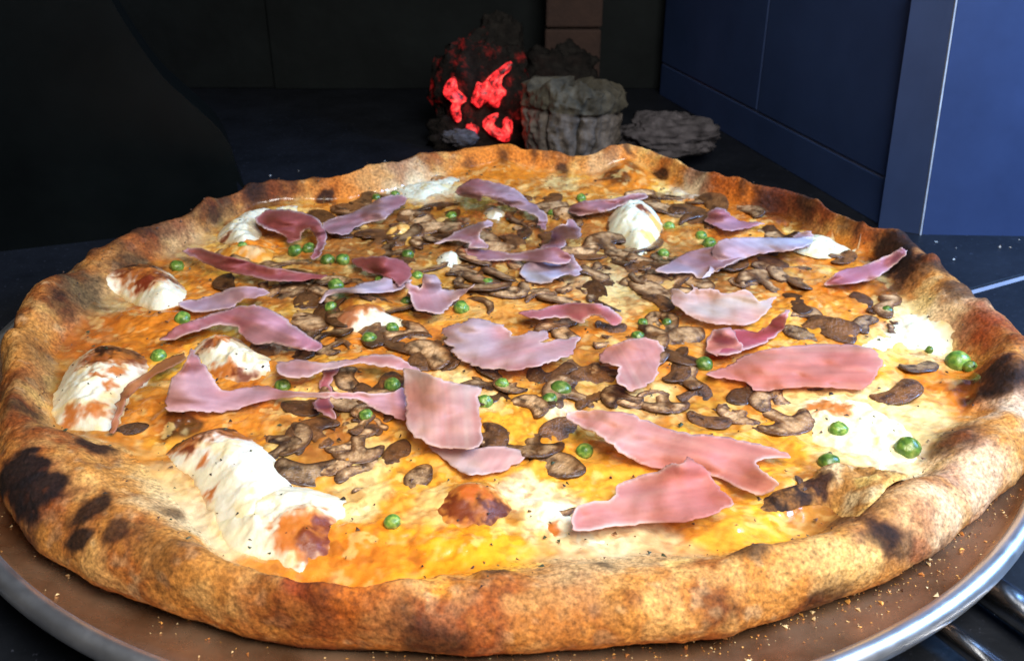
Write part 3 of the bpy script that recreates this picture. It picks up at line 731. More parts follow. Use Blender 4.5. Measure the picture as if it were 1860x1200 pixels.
# ------------------------------------------------------------------ white cheese dollops
def dollop(pxs, hmax, wmm=6.0, seed=0, spots=(), cap=None, base=lin('f6efd6'), name='cheese_dollop', step=0.0009, flecks=0, rough=0.0015, ball=False, off=0.0, ring='c8742a'):
    P = smooth_poly(pxs, 4)
    W = seat(P)[:, :2]
    th_ = np.arctan2(W[:, 1], W[:, 0]); rr_ = np.hypot(W[:, 0], W[:, 1]); R_, I_, _c = rim_at(th_)
    W = W * (np.minimum(rr_, I_ + 0.42 * (R_ - I_)) / rr_)[:, None]
    # uneven edge
    W = W + 0.0010 * np.stack([noise(xyz(W[:, 0], W[:, 1]), 190, seed), noise(xyz(W[:, 0], W[:, 1]), 190, seed + 3)], 1)
    p, f = fill(W, step)
    d = edge_dist(p, W); P3 = xyz(p[:, 0], p[:, 1])
    wmm = wmm * 1.25; hmax = hmax * 0.68
    t = np.clip(d / (wmm * 1e-3), 0, 1)
    mound = hmax * 1e-3 * (np.sqrt(1 - (1 - t) ** 2) if ball else 0.45 * np.sqrt(1 - (1 - t) ** 2) + 0.55 * sstep(0, 1, t)) * (1 + 0.16 * fbm(P3, 45, 2, seed))
    ed_ = np.array(sorted({tuple(sorted(e_)) for t_ in f for e_ in zip(t_, t_[1:] + t_[:1])})); deg = np.bincount(ed_.ravel(), minlength=len(p))
    fixed = d < 1e-6
    for _ in range(60):
        acc = np.bincount(ed_[:, 0], mound[ed_[:, 1]], len(p)) + np.bincount(ed_[:, 1], mound[ed_[:, 0]], len(p))
        mound = np.where(fixed, mound, 0.4 * mound + 0.6 * acc / np.maximum(deg, 1))
    z = Hs(p[:, 0], p[:, 1]) + mound * 1.12 + off * 1e-3 + rough * (fbm(P3, 160, 3, seed + 5) + 0.35 * fbm(P3, 520, 2, seed + 6)) * t - 0.0008 + 0.001 * t
    Vt = np.stack([p[:, 0], p[:, 1], z], 1)
    base = base * np.array([0.80, 0.79, 0.76])
    c = np.tile(base, (len(p), 1))
    nn = fbm(P3, 130, 3, seed + 7)
    c = blend(c, lin('e6c877'), sstep(0.2, 0.6, nn) * 0.55)
    c = blend(c, lin('e9ddb0'), sstep(0.0, 0.5, -nn) * 0.4)
    c = blend(c, lin('e8b45c'), sstep(0.0022, 0.0, d) * 0.5)
    wv = P3 + np.stack([fbm(P3, 220, 3, 1), fbm(P3, 220, 3, 2), 0 * nn], 1) * 0.0030
    gr = fbm(P3, 480, 2, seed + 2)
    for (sx, sy, mm, col) in spots:
        # spot lies on this dollop: nearest vertex in view
        a, b_, _ = project(Vt); k = np.argmin((a - sx) ** 2 + (b_ - sy) ** 2)
        q_ = np.hypot(wv[:, 0] - p[k, 0], wv[:, 1] - p[k, 1]) / (mm * 1e-3)
        c = blend(c, lin(ring), sstep(1.45, 0.9, q_ + 0.4 * gr) * 0.6)
        c = blend(c, col, sstep(1.15, 0.55, q_ + 0.45 * gr) * 0.92)
    m = mesh_from(name, Vt, f); set_col(m, np.clip(c, 0.004, 0.95))
    return obj(name, m, M['ricotta'], pizza), Vt
RB, DK, OR = lin('6a2a12'), lin('1c100f'), lin('bd6a26')
DOL = []
def D(*a, **k):
    o, v = dollop(*a, **k); DOL.append(v); return o
D([(395,436),(402,414),(430,396),(468,380),(500,376),(530,372),(552,376),(572,388),(560,384),(520,386),(482,390),(468,404),(476,424),(466,437),(430,443)], 5, 6, 1, [(520, 352, 3.0, OR), (410, 432, 3, RB)], off=0.3)
D([(188,500),(218,484),(262,478),(306,494),(330,514),(345,534),(332,552),(292,570),(268,562),(236,548),(200,528)], 12, 9, 2, [(255, 492, 9, RB), (285, 500, 9, RB), (228, 488, 8, RB), (266, 506, 6, lin('7a2c16')), (270, 482, 8, DK), (240, 482, 6, DK)])
D([(92,722),(108,692),(130,656),(152,640),(200,630),(250,638),(274,658),(270,694),(240,724),(221,764),(196,790),(140,784),(100,772)], 10, 10, 3, [(205, 640, 9, RB), (240, 645, 8, RB), (180, 644, 8, RB), (222, 634, 9, DK), (195, 632, 7, DK), (178, 676, 2.6, OR), (212, 670, 3.0, OR), (196, 700, 2.2, OR), (170, 742, 4.2, OR), (125, 756, 4, OR)])
D([(348,640),(372,612),(410,605),(440,618),(470,640),(500,650),(495,672),(460,690),(420,694),(385,680),(360,660)], 8, 9, 4, [(385, 618, 5, RB), (405, 612, 5, OR), (410, 675, 4, OR), (440, 680, 4, RB), (380, 690, 4, OR)], rough=0.003)
D([(300,822),(345,790),(412,774),(462,798),(502,830),(528,866),(540,905),(520,950),(490,985),(440,985),(400,965),(380,930),(352,880),(320,850)], 13, 14, 5, [(340, 790, 8, RB), (385, 780, 9, RB), (415, 785, 7, RB), (345, 782, 7.5, DK), (380, 772, 9, DK), (412, 775, 8, DK), (322, 790, 5, DK), (338, 812, 3.2, RB), (366, 842, 2.2, OR), (384, 893, 2.4, OR)], base=lin('fbf6e4'))
D([(385,935),(430,900),(520,880),(590,890),(638,912),(622,950),(604,975),(604,1010),(570,1024),(548,1058),(520,1032),(470,1012),(420,1000),(395,970)], 7, 8, 6, [(552, 958, 8, lin('b5602c')), (585, 965, 7, lin('8a3c2a')), (530, 960, 6, OR), (575, 982, 6, RB), (590, 950, 4, RB)], base=lin('f7efd4'))
D([(596,590),(610,566),(645,552),(690,552),(710,572),(745,580),(762,588),(735,598),(700,600),(650,604),(615,602)], 9, 8, 7, [(640, 556, 9, RB), (660, 552, 9, lin('93502c')), (625, 575, 7, lin('a0603a')), (685, 556, 5, OR)])
D([(1100,412),(1106,394),(1130,382),(1168,380),(1196,394),(1205,414),(1196,438),(1180,458),(1166,474),(1148,462),(1124,440),(1106,428)], 13, 9, 8, [(1150, 376, 4, RB), (1168, 378, 4, RB), (1180, 430, 4, lin('e9c46a')), (1190, 400, 4, lin('e9b45a'))], base=lin('eef0da'), ball=True)
D([(1438,456),(1452,438),(1488,428),(1528,430),(1560,442),(1546,458),(1506,472),(1468,468)], 5, 8, 9, [(1550, 398, 5, RB), (1530, 390, 4, OR)], base=lin('f2edcc'), off=1.6)
D([(692,350),(720,336),(770,330),(820,320),(838,326),(820,342),(795,356),(765,366),(730,358)], 3.5, 6, 10, [(800, 322, 4, OR)], base=lin('e8e2c8'))
D([(788,474),(800,460),(822,455),(842,464),(840,478),(818,488),(800,488)], 6, 5, 11)
D([(878,388),(885,375),(905,375),(918,384),(912,400),(893,404)], 5, 5, 12)
D([(1440,742),(1480,715),(1530,712),(1580,730),(1640,765),(1680,800),(1672,835),(1620,852),(1560,842),(1500,818),(1470,790)], 2.2, 7, 14, [(1520, 740, 5, OR), (1475, 740, 4, OR)], base=lin('f7eebc'))
D([(1555,625),(1600,600),(1640,565),(1690,556),(1720,580),(1745,610),(1760,640),(1710,642),(1650,636),(1600,640)], 3.0, 8, 15, [(1660, 552, 4, OR)], base=lin('f8f0cc'))
D([(940,905),(985,895),(1020,905),(1045,935),(1085,965),(1130,975),(1110,990),(1050,992),(1000,980),(965,950)], 3.5, 6, 16, [(985, 962, 3, OR), (1000, 960, 3, OR)], base=lin('f9f0cf'))
D([(628,920),(650,905),(680,905),(676,925),(650,945),(640,968),(622,960)], 3.5, 4, 17, base=lin('f5e2a0'))
D([(975,730),(1005,722),(1040,724),(1030,738),(1000,744),(980,742)], 3, 4, 18, base=lin('f3ecc8'))
# browned blisters of orange cheese
OC = lin('e08a2a')
D([(770,925),(805,890),(850,874),(900,880),(935,905),(925,940),(880,958),(830,956),(790,945)], 5, 12, 20, [(850, 908, 10, RB), (878, 918, 9, lin('4a180c')), (830, 915, 7, RB), (862, 890, 4, lin('b8581c'))], base=lin('f0aa3c'), name='cheese_blister')
D([(394,468),(410,448),(450,442),(490,450),(505,468),(480,480),(430,482)], 6, 7, 21, [(470, 446, 4, OR)], base=lin('ee9a34'), name='cheese_blister')
D([(692,432),(704,418),(722,412),(734,420),(730,440),(705,446)], 6, 4, 22, base=lin('e8aa52'), name='cheese_blister')
D([(728,432),(740,420),(755,422),(764,436),(758,448),(738,452)], 6, 4, 23, base=lin('eeb04c'), name='cheese_blister')

DOUGH = lin('a06a34')
fold_, fv = dollop([(1378,930),(1392,900),(1432,886),(1470,870),(1494,852),(1540,856),(1600,862),(1650,872),(1640,905),(1590,940),(1530,940),(1488,918),(1450,920),(1412,940)], 9, 7, 40,
    [(1400, 915, 8, lin('140d0d')), (1430, 900, 8, lin('140d0d')), (1460, 892, 7, lin('1c1010')), (1490, 870, 5, lin('2a1512'))], base=lin('b07c40'), name='crust_fold', rough=0.0022, ring='a06a34', off=1.0)
fold_.data.materials.clear(); fold_.data.materials.append(M['crust'])
# ------------------------------------------------------------------ mushrooms
def mush_outline(kind):
    if kind == 0:      # full slice: cap and stem
        return [(-1, 0.05), (-0.9, 0.45), (-0.5, 0.8), (0, 0.92), (0.5, 0.8), (0.9, 0.45), (1, 0.05), (0.85, -0.08), (0.55, 0.05), (0.28, 0.0), (0.26, -0.5), (0.3, -0.8), (0, -0.88), (-0.3, -0.8), (-0.26, -0.5), (-0.28, 0.0), (-0.55, 0.05), (-0.85, -0.08)]
    if kind == 1:      # kidney shaped cap
        return [(-1, 0), (-0.8, 0.5), (-0.3, 0.72), (0.3, 0.68), (0.8, 0.45), (1, -0.02), (0.8, -0.35), (0.4, -0.2), (0, -0.12), (-0.4, -0.24), (-0.8, -0.34)]
    if kind == 2:      # oval
        return [(-1, 0.0), (-0.75, 0.4), (-0.2, 0.56), (0.4, 0.5), (0.9, 0.2), (1, -0.1), (0.6, -0.45), (0, -0.56), (-0.6, -0.42)]
    if kind == 3:      # crescent
        return [(-1, -0.1), (-0.8, 0.35), (-0.3, 0.6), (0.3, 0.6), (0.85, 0.3), (1, -0.15), (0.75, 0.0), (0.3, 0.22), (-0.25, 0.24), (-0.7, 0.02)]
    return [(-1, 0.1), (-0.5, 0.4), (0.2, 0.3), (0.9, 0.42), (1, 0.1), (0.5, -0.25), (-0.1, -0.15), (-0.7, -0.35)]   # torn scrap
def mush_mesh(kind, seed, pale_in=True):
    O = smooth_poly(np.array(mush_outline(kind)), 3)
    O = O + 0.05 * np.stack([noise(xyz(O[:, 0], O[:, 1]), 2.5, seed), noise(xyz(O[:, 0], O[:, 1]), 2.5, seed + 4)], 1)
    p, f = fill(O, 0.085); d = edge_dist(p, O); P3 = xyz(p[:, 0], p[:, 1])
    bend = 0.13 * fbm(P3, 0.9, 2, seed + 1) + 0.05 * p[:, 0] ** 2 * (1 if seed % 2 else -1)
    th = 0.05 + 0.10 * np.sqrt(np.clip(d / 0.3, 0, 1)) + 0.05 * fbm(P3, 3, 2, seed) + 0.025 * fbm(P3, 9, 2, seed + 1)
    up = np.stack([p[:, 0], p[:, 1], bend + th], 1); dn = np.stack([p[:, 0], p[:, 1], bend - 0.12], 1)
    n = len(p); V_ = np.concatenate([up, dn])
    F = list(f) + [tuple(i + n for i in reversed(t)) for t in f]
    # side wall between the two sheets
    from collections import Counter
    cnt = Counter()
    for t in f:
        for a, b in zip(t, t[1:] + t[:1]): cnt[(a, b)] += 1
    for (a, b) in list(cnt):
        if (b, a) not in cnt: F.append((b, a, a + n, b + n))
    c = np.tile(lin('6e4726'), (n, 1))
    fib = fbm(np.stack([p[:, 0] * 5, p[:, 1] * 1.2, 0 * p[:, 0] + seed], 1), 1.0, 3, seed + 2)
    nn = fbm(P3, 2.2, 3, seed + 8)
    if pale_in: c = blend(c, lin('cda272'), sstep(0.04, 0.2, d) * np.clip(0.55 + 0.7 * nn + 0.6 * fib, 0, 1))
    gill = np.exp(-((p[:, 1] - 0.12) / 0.10) ** 2) * (np.abs(p[:, 0]) > 0.25) * (np.abs(p[:, 0]) < 0.85) if kind in (0, 1) else np.zeros(n)
    c = blend(c, lin('24140c'), gill * 0.85)
    c = blend(c, lin('3a2212'), sstep(0.12, 0.02, d) * 0.5)
    c = blend(c, lin('2a1a12'), sstep(0.12, 0.6, -nn + 0.4 * fib) * 0.5)
    C_ = np.concatenate([c, c * 0.6])
    m = mesh_from('mushroom_slice', V_, F); set_col(m, np.clip(C_, 0.003, 1)); m.materials.append(M['mushroom'])
    return m
MM = [mush_mesh(k, 10 + 3 * k + v, v != 2) for k in range(5) for v in range(3)]
def mushroom(px, py, lpx, ang, kind, v=0, lift=0.0005, tilt=0.07, flat=1.0):
    p = seat([(px, py)])[0]
    rr_ = math.hypot(p[0], p[1]); I_ = float(rim_at(np.array([math.atan2(p[1], p[0])]))[1][0])
    if rr_ > I_ * 0.99: p = p * np.array([I_ * 0.96 / rr_, I_ * 0.96 / rr_, 1])
    dep = np.linalg.norm(p - CAM)
    s = lpx * 0.48 / FPX * dep
    o = obj('mushroom_slice', MM[kind * 3 + v], None, pizza)
    e = 0.004
    g = Hs(np.array([p[0] + e, p[0] - e, p[0], p[0]]), np.array([p[1], p[1], p[1] + e, p[1] - e]))
    nrm = Vector((-(g[0] - g[1]) / (2 * e), -(g[2] - g[3]) / (2 * e), 1)).normalized()
    nrm = (nrm + Vector((random.gauss(0, tilt), random.gauss(0, tilt), 0))).normalized()
    o.rotation_mode = 'QUATERNION'
    o.rotation_quaternion = nrm.to_track_quat('Z', 'Y') @ Matrix.Rotation(ang, 3, 'Z').to_quaternion()
    o.scale = (s, s, s * 0.42 * flat)
    o.location = (p[0], p[1], float(Hs(p[:1], p[1:2])[0]) + lift + 0.0001)
    return o
big = [(1205, 732, 96, 0.15, 0, 0), (1185, 722, 70, -0.4, 3, 1), (1288, 762, 84, 1.2, 1, 2), (1345, 752, 90, 0.3, 0, 1), (1395, 728, 92, -0.25, 1, 0), (1398, 776, 66, 0.1, 3, 0), (1625, 712, 104, -0.75, 1, 2), (1667, 666, 74, 0.35, 1, 0), (1010, 843, 122, 0.1, 2, 1), (760, 868, 92, 0.1, 2, 0), (722, 822, 84, 0.8, 2, 2), (572, 790, 110, 0.1, 0, 2), (612, 848, 80, -0.3, 2, 0), (620, 812, 64, 0.6, 1, 1), (575, 776, 76, 3.2, 3, 1), (1565, 545, 62, -0.5, 2, 2), (1528, 468, 70, -0.2, 1, 2), (1512, 598, 110, -0.3, 2, 2), (1575, 592, 70, 0.4, 1, 0), (1225, 676, 88, 0.1, 1, 2), (1045, 672, 96, -0.1, 0, 1), (1240, 615, 110, 0.15, 2, 0), (1030, 602, 90, 0.1, 1, 1), (870, 556, 80, 0.2, 3, 0), (985, 534, 60, 0, 2, 0), (545, 742, 84, 0.1, 2, 2), (1005, 925, 84, -0.9, 3, 1), (1020, 945, 60, 0.5, 0, 0), (655, 890, 34, 1.2, 4, 0), (240, 780, 56, 0, 2, 2), (640, 690, 90, 0.5, 1, 1), (790, 640, 50, 0, 4, 1), (905, 795, 50, -.3, 4, 2), (1015, 780, 92, .2, 2, 2), (960, 740, 90, .4, 1, 1), (930, 700, 76, -.2, 0, 1), (795, 328, 46, .1, 2, 0), (1585, 790, 40, .1, 4, 2), (1640, 795, 50, .2, 4, 0), (1455, 880, 40, .2, 4, 2), (1545, 850, 100, 0.05, 3, 2), (660, 570, 50, .1, 4, 0), (1620, 600, 40, -.3, 4, 1), (1480, 700, 60, 0, 3, 0), (690, 770, 50, .5, 4, 0), (860, 700, 60, .1, 3, 1), (540, 870, 40, .4, 4, 1)]
for b in big: mushroom(*b)
zones = [((580, 800), (355, 400), 11), ((620, 1100), (395, 470), 26), ((900, 1180), (340, 400), 10), ((1080, 1520), (465, 520), 24), ((1180, 1420), (355, 410), 10), ((1090, 1270), (395, 470), 10), ((430, 620), (500, 545), 10), ((600, 1000), (470, 545), 16), ((480, 780), (570, 650), 12), ((1000, 1230), (510, 620), 10), ((880, 1160), (660, 760), 9), ((560, 690), (700, 760), 7), ((1250, 1450), (700, 770), 4), ((1440, 1620), (540, 610), 7), ((380, 600), (470, 520), 6), ((500, 680), (745, 860), 7), ((700, 900), (540, 660), 8), ((1100, 1300), (590, 700), 7), ((640, 800), (660, 760), 4), ((1380, 1560), (420, 470), 5), ((800, 1150), (470, 560), 9), ((860, 1010), (760, 830), 3), ((420, 560), (590, 660), 3)]
for (xa, xb), (ya, yb), n in zones:
    for _ in range(int(n * 1.12)):
        mushroom(random.uniform(xa, xb), random.uniform(ya, yb), random.uniform(62, 124) * (0.82 + 0.3 * (ya - 350) / 450), random.uniform(-0.8, 0.8) + random.choice((0, math.pi)), random.choice((0, 0, 1, 1, 2, 2, 3, 4)), random.randrange(3), tilt=0.12, lift=random.uniform(0, 0.001))

# ------------------------------------------------------------------ peas
def pea_mesh(seed):
    n = (32, 20)
    th = np.linspace(0, 2 * np.pi, n[0], endpoint=False); ph = np.linspace(0.02, np.pi - 0.02, n[1])
    T, Pp = np.meshgrid(th, ph); T = T.ravel(); Pp = Pp.ravel()
    Dd = np.stack([np.cos(T) * np.sin(Pp), np.sin(T) * np.sin(Pp), np.cos(Pp)], 1)
    r = 1 + 0.12 * noise(Dd, 1.2, seed) - (0.14 * np.abs(noise(Dd, 2.0, seed + 3)) if seed % 3 else 0)
    Vp = Dd * r[:, None] * (1, 1, 0.88)
    F = [(a * n[0] + b, (a + 1) * n[0] + b, (a + 1) * n[0] + (b + 1) % n[0], a * n[0] + (b + 1) % n[0]) for a in range(n[1] - 1) for b in range(n[0])]
    F += [tuple(range(n[0])), tuple(range((n[1] - 1) * n[0] + n[0] - 1, (n[1] - 1) * n[0] - 1, -1))]
    m = mesh_from('pea', Vp, F)
    c = np.tile(lin('5a7a2e'), (len(Vp), 1)); k = fbm(Dd, 2, 2, seed + 6)
    c = blend(c, lin('8c9c48'), sstep(0.1, 0.5, k) * 0.8); c = blend(c, lin('2f4f22'), sstep(0.0, 0.5, -k) * 0.7)
    set_col(m, c); m.materials.append(M['pea']); return m
PM = [pea_mesh(s) for s in range(5)]
peas = [(320, 476, 28), (512, 690, 34), (535, 452, 30), (595, 466, 30), (622, 468, 30), (610, 516, 34), (712, 694, 36), (665, 748, 32), (712, 940, 36), (838, 552, 34), (885, 508, 28), (880, 722, 34), (912, 690, 30), (1017, 698, 50), (998, 716, 36), (1062, 809, 38), (1160, 602, 32), (1212, 578, 22), (1280, 655, 36), (1275, 420, 26), (1289, 436, 28), (1205, 455, 26), (1056, 354, 22), (1216, 405, 24), (820, 385, 26), (740, 456, 26), (758, 492, 26), (600, 552, 28), (670, 608, 32), (738, 540, 28), (330, 572, 32), (286, 636, 34), (1613, 556, 26), (1740, 652, 44), (1764, 657, 28), (1508, 831, 44), (1524, 775, 40), (1650, 808, 50), (1003, 380, 20), (718, 351, 22), (683, 352, 18), (560, 448, 28), (1168, 578, 22), (712, 588, 28), (1690, 628, 16), (690, 505, 24), (1150, 352, 18), (870, 640, 18), (520, 500, 22), (440, 440, 20)]
for i, (px, py, d) in enumerate(peas):
    p = seat([(px, py)], 0.003)[0]; dep = np.linalg.norm(p - CAM); s = d * 0.44 / FPX * dep
    o = obj('pea', PM[i % 5], None, pizza)
    o.scale = (s, s, s); o.rotation_euler = (random.uniform(-.5, .5), random.uniform(-.5, .5), random.uniform(0, 6.3))
    o.location = (p[0], p[1], float(Hs(p[:1], p[1:2])[0]) + s * random.uniform(-0.3, 0.25) + 0.001)

# ------------------------------------------------------------------ slices of ham
HAM = []
def ham_sheet(pxs, lifts, base, streak_ang, seed, fat=1.0, base_lift=3.6, wave=2.0, name='ham_slice', step_mm=1.7, rag=0.5, curl=4.0):
    P = smooth_poly(pxs, 6)
    # ragged torn edge, in the sheet's own plane
    W0 = seat(P, base_lift * 1e-3)
    pxmm = FPX / np.linalg.norm(W0.mean(0) - CAM) * 1e-3
    nz = np.stack([noise(W0, 330, seed) + 0.6 * noise(W0, 900, seed + 1), noise(W0, 330, seed + 2) + 0.6 * noise(W0, 900, seed + 3)], 1)
    P = P + nz * pxmm * rag * 2.3 * (1, 0.5)
    st_ = max(2.0, step_mm * pxmm * 0.42)
    Q = P * (1, 1.0)
    p, f = fill(Q, st_)
    if len(f) < 2: return None
    d_px = edge_dist(p, Q) / pxmm          # about mm
    lift = np.full(len(p), base_lift)
    for (lx, ly, lr, lh) in lifts:
        lift = lift + lh * np.exp(-(((p[:, 0] - lx) / lr) ** 2 + ((p[:, 1] - ly) / (lr * 0.7)) ** 2))
    G0 = seat(p, 0.003)
    lift = lift + wave * fbm(G0, 55, 2, seed) + 0.6 * noise(G0, 150, seed + 5)
    lift = lift + curl * np.clip(noise(G0, 32, seed + 21) * 2.2, -0.25, 1.2) * np.exp(-d_px / 5.0)
    lift = np.maximum(lift, 1.6)
    W = seat(p, lift * 1e-3, 7)
    # streaks run along the slice
    a = math.radians(streak_ang); u = p[:, 0] * math.cos(a) + p[:, 1] * math.sin(a); v = -p[:, 0] * math.sin(a) + p[:, 1] * math.cos(a)
    sN = fbm(np.stack([u / pxmm * 0.02, v / pxmm * 0.34, np.full(len(p), seed * 1.7)], 1), 1.0, 3, seed)
    base = base * np.array([0.93, 1.10, 0.98])
    c = np.tile(base, (len(p), 1))
    c = blend(c, np.clip(base * np.array([1.06, 1.38, 1.30]), 0, 0.85), sstep(0.0, 0.6, sN) * 0.42)
    c = blend(c, base * np.array([0.85, 0.55, 0.58]), sstep(0.05, 0.7, -sN) * 0.38)
    big_ = fbm(G0, 26, 2, seed + 31)
    c = blend(c, np.clip(base * np.array([1.0, 1.5, 1.62]), 0, .8), sstep(0.0, 0.5, big_) * 0.65)
    c = blend(c, base * np.array([0.98, 0.72, 0.62]), sstep(0.05, 0.5, -big_) * 0.5)
    gr_ = noise(np.stack([u / pxmm * 0.05, v / pxmm * 0.8, np.full(len(p), seed * 2.7)], 1), 1.0, seed)
    c = c * (1 + 0.13 * gr_)[:, None]
    ew = 0.6 + 0.6 * noise(G0, 60, seed + 11)
    c = blend(c, lin('ecd0c4'), sstep(1.6, 0.1, d_px / np.maximum(ew, 0.2)) * 0.75 * fat * sstep(0.2, 0.7, ew))
    m = mesh_from(name, W, f); set_col(m, np.clip(c, 0.004, 0.9)); m.materials.append(M['ham'])
    return m
def ham(label, pxs, lifts=(), base='c98a86', ang=10, fold=None, **kw):
    lifts = [(a, b, c, d * 1.35) for a, b, c, d in lifts]
    seed = 60 + len(HAM) * 3
    m = ham_sheet(pxs, lifts, lin(base), ang, seed, **kw)
    o = obj('ham_slice', m); HAM.append(o)
    md = o.modifiers.new('thickness', 'SOLIDIFY'); md.thickness = 0.0003; md.offset = 0
    tag(o, label, 'ham slice', 'ham slices on the pizza')
    if fold:
        for k, (fp_, fl_, fb, fk) in enumerate(fold):
            mf = ham_sheet(fp_, fl_, lin(fb), ang + 40, seed + 40 + k, name='fold', **fk)
            fo = obj('fold', mf, None, o); md = fo.modifiers.new('thickness', 'SOLIDIFY'); md.thickness = 0.0003; md.offset = 0
    return o
P1, P2, P3_, P4, LIL = 'd08c88', 'cb8088', 'b86a6c', 'a8565a', 'cda4b4'
ham('dark curled ham slice below the white cheese at the rear left', [(465,397),(482,383),(513,380),(547,386),(573,395),(588,413),(593,434),(584,456),(573,471),(565,467),(573,450),(573,430),(560,415),(552,421),(539,439),(521,439),(517,428),(487,417),(471,408)], [(530, 392, 50, 6), (580, 415, 30, 5)], P4, 15)
ham('mauve ham slice slanting up behind the orange cheese lumps, rear left', [(586,411),(595,400),(638,387),(682,365),(712,354),(734,356),(738,367),(723,378),(710,387),(699,398),(671,404),(647,413),(630,426),(608,424),(593,421)], [(700, 365, 40, 4)], 'b07880', -25)
ham('long dark red ham strip across the rear left of the pizza', [(330,455),(360,450),(393,460),(440,473),(500,487),(567,497),(593,502),(547,510),(500,510),(447,500),(393,487),(353,467)], [(400, 468, 40, 4), (500, 495, 40, 2)], P4, 12, fat=.4)
ham('small humped dark red ham slice above a whitish ham strip', [(638,473),(671,466),(703,466),(734,476),(747,491),(740,508),(725,519),(712,506),(686,499),(660,491)], [(700, 475, 40, 5)], P4, 20, fat=.5)
ham('thin ham strip with white fat ending in a pale curl', [(581,549),(586,538),(599,526),(638,522),(656,514),(690,508),(701,500),(714,506),(714,515),(729,514),(748,508),(734,522),(708,530),(660,532),(617,532),(595,537),(586,549)], [(660, 520, 50, 3)], LIL, -10, rag=.2)
ham('torn upright pink ham slice just right of the whitish strip', [(735,515),(747,515),(763,523),(767,503),(783,497),(800,510),(803,523),(830,527),(850,523),(863,517),(845,530),(830,545),(815,558),(803,568),(785,568),(770,565),(752,558),(745,540)], [(780, 505, 26, 7), (740, 515, 20, 5), (855, 520, 20, 5)], 'c98f96', 70)
ham('arched mauve ham slice nearest the rear orange crust', [(827,352),(836,337),(857,326),(881,328),(912,335),(938,345),(955,361),(977,376),(992,389),(992,417),(977,408),(977,395),(951,384),(925,374),(894,361),(877,356),(873,365),(862,361),(847,358)], [(900, 338, 60, 7), (850, 340, 30, 4)], 'ab7078', 20, base_lift=4)
ham('small mauve triangular ham slice with ragged right edge, rear centre', [(788,443),(812,432),(832,419),(853,411),(877,402),(890,401),(897,411),(881,413),(873,421),(871,430),(881,439),(888,450),(873,450),(853,450),(851,441),(825,437)], [(880, 405, 25, 5)], 'ba7f88', -20)
ham('pink ham strip doubled back with a curled white edge', [(847,452),(890,455),(933,460),(977,452),(1009,449),(1028,458),(1038,470),(1024,480),(990,476),(955,474),(912,472),(881,474),(855,467)], [(1010, 455, 40, 6)], 'bb7078', 5,
    fold=[([(946,491),(955,478),(985,475),(1018,480),(1036,462),(1046,473),(1057,488),(1048,499),(1027,499),(1009,508),(990,516),(972,514),(951,506)], [(1045, 478, 22, 6), (1000, 500, 30, 2)], 'bc98ac', dict(base_lift=4.5, fat=1.0))])
ham('small upright two-lobed ham slice standing in the rear centre', [(998,439),(1005,417),(1016,408),(1027,408),(1033,398),(1046,404),(1055,421),(1050,434),(1029,434),(1024,450),(985,454),(988,443)], [(1035, 402, 30, 10), (1010, 412, 20, 6)], 'b9808a', 80)
ham('flat mauve ham strip touching the round white cheese ball', [(1031,382),(1052,367),(1085,363),(1118,360),(1150,352),(1172,352),(1174,360),(1150,367),(1130,372),(1105,383),(1080,387),(1050,391)], [(1060, 372, 30, 3)], 'b27078', -10)
ham('small pink ham slice near the browned rear right crust', [(1280,398),(1287,391),(1291,382),(1304,377),(1315,380),(1328,391),(1345,402),(1380,404),(1387,406),(1363,413),(1337,418),(1315,418),(1300,411),(1285,404)], [(1305, 382, 25, 5)], 'c07480', 20)
ham('long lilac ham slice folded over at its left end, rear right', [(1191,491),(1211,480),(1250,458),(1293,449),(1310,444),(1335,440),(1358,436),(1402,436),(1434,434),(1445,425),(1467,420),(1476,425),(1473,441),(1467,450),(1434,454),(1397,458),(1369,462),(1337,475),(1306,489),(1289,499),(1272,506),(1250,495),(1217,497)], [(1300, 460, 40, 3)], 'b9838c', -15,
    fold=[([(1276,505),(1288,488),(1292,462),(1300,444),(1318,434),(1358,431),(1402,432),(1440,432),(1472,430),(1473,443),(1434,455),(1397,459),(1366,464),(1334,477),(1305,491),(1290,500)], [(1310, 445, 40, 5), (1400, 440, 60, 2)], 'cfa5b4', dict(base_lift=5.5, fat=.8))])
ham('curved ham sliver leaning up against the charred right crust', [(1497,517),(1527,493),(1573,480),(1613,463),(1640,448),(1657,440),(1640,467),(1617,487),(1587,507),(1547,515)], [(1640, 452, 40, 6), (1580, 490, 40, 3)], 'bd7284', -25)
ham('broad pale ham slice with jagged top edge, right of centre', [(1219,527),(1228,524),(1248,532),(1259,523),(1254,516),(1267,524),(1293,525),(1315,534),(1337,530),(1354,526),(1367,536),(1382,547),(1408,538),(1404,549),(1397,560),(1367,588),(1327,590),(1290,587),(1260,577),(1238,563),(1222,550)], [(1350, 532, 50, 4), (1240, 530, 30, 3)], 'd49c94', 10)
ham('ham slice curled into an open pocket, right of centre', [(1283,633),(1293,606),(1323,600),(1350,598),(1373,604),(1393,590),(1427,563),(1434,570),(1420,600),(1387,623),(1350,637),(1327,643),(1300,643)], [(1425, 572, 24, 6)], 'c65c6c', -30,
    fold=[([(1283,634),(1292,604),(1310,598),(1328,597),(1338,612),(1350,634),(1327,644),(1300,644)], [(1322, 602, 24, 6)], 'd68e90', dict(base_lift=6, fat=1.0))])
ham('large rosy ham slice beside the two dark mushrooms on the right', [(1283,680),(1317,667),(1350,647),(1383,637),(1427,630),(1473,625),(1527,625),(1560,627),(1587,637),(1603,657),(1590,680),(1577,700),(1550,708),(1500,703),(1453,703),(1407,708),(1380,710),(1350,693),(1320,687)], [(1400, 660, 60, 3), (1530, 650, 50, 2)], 'd38078', 0, fat=.4)
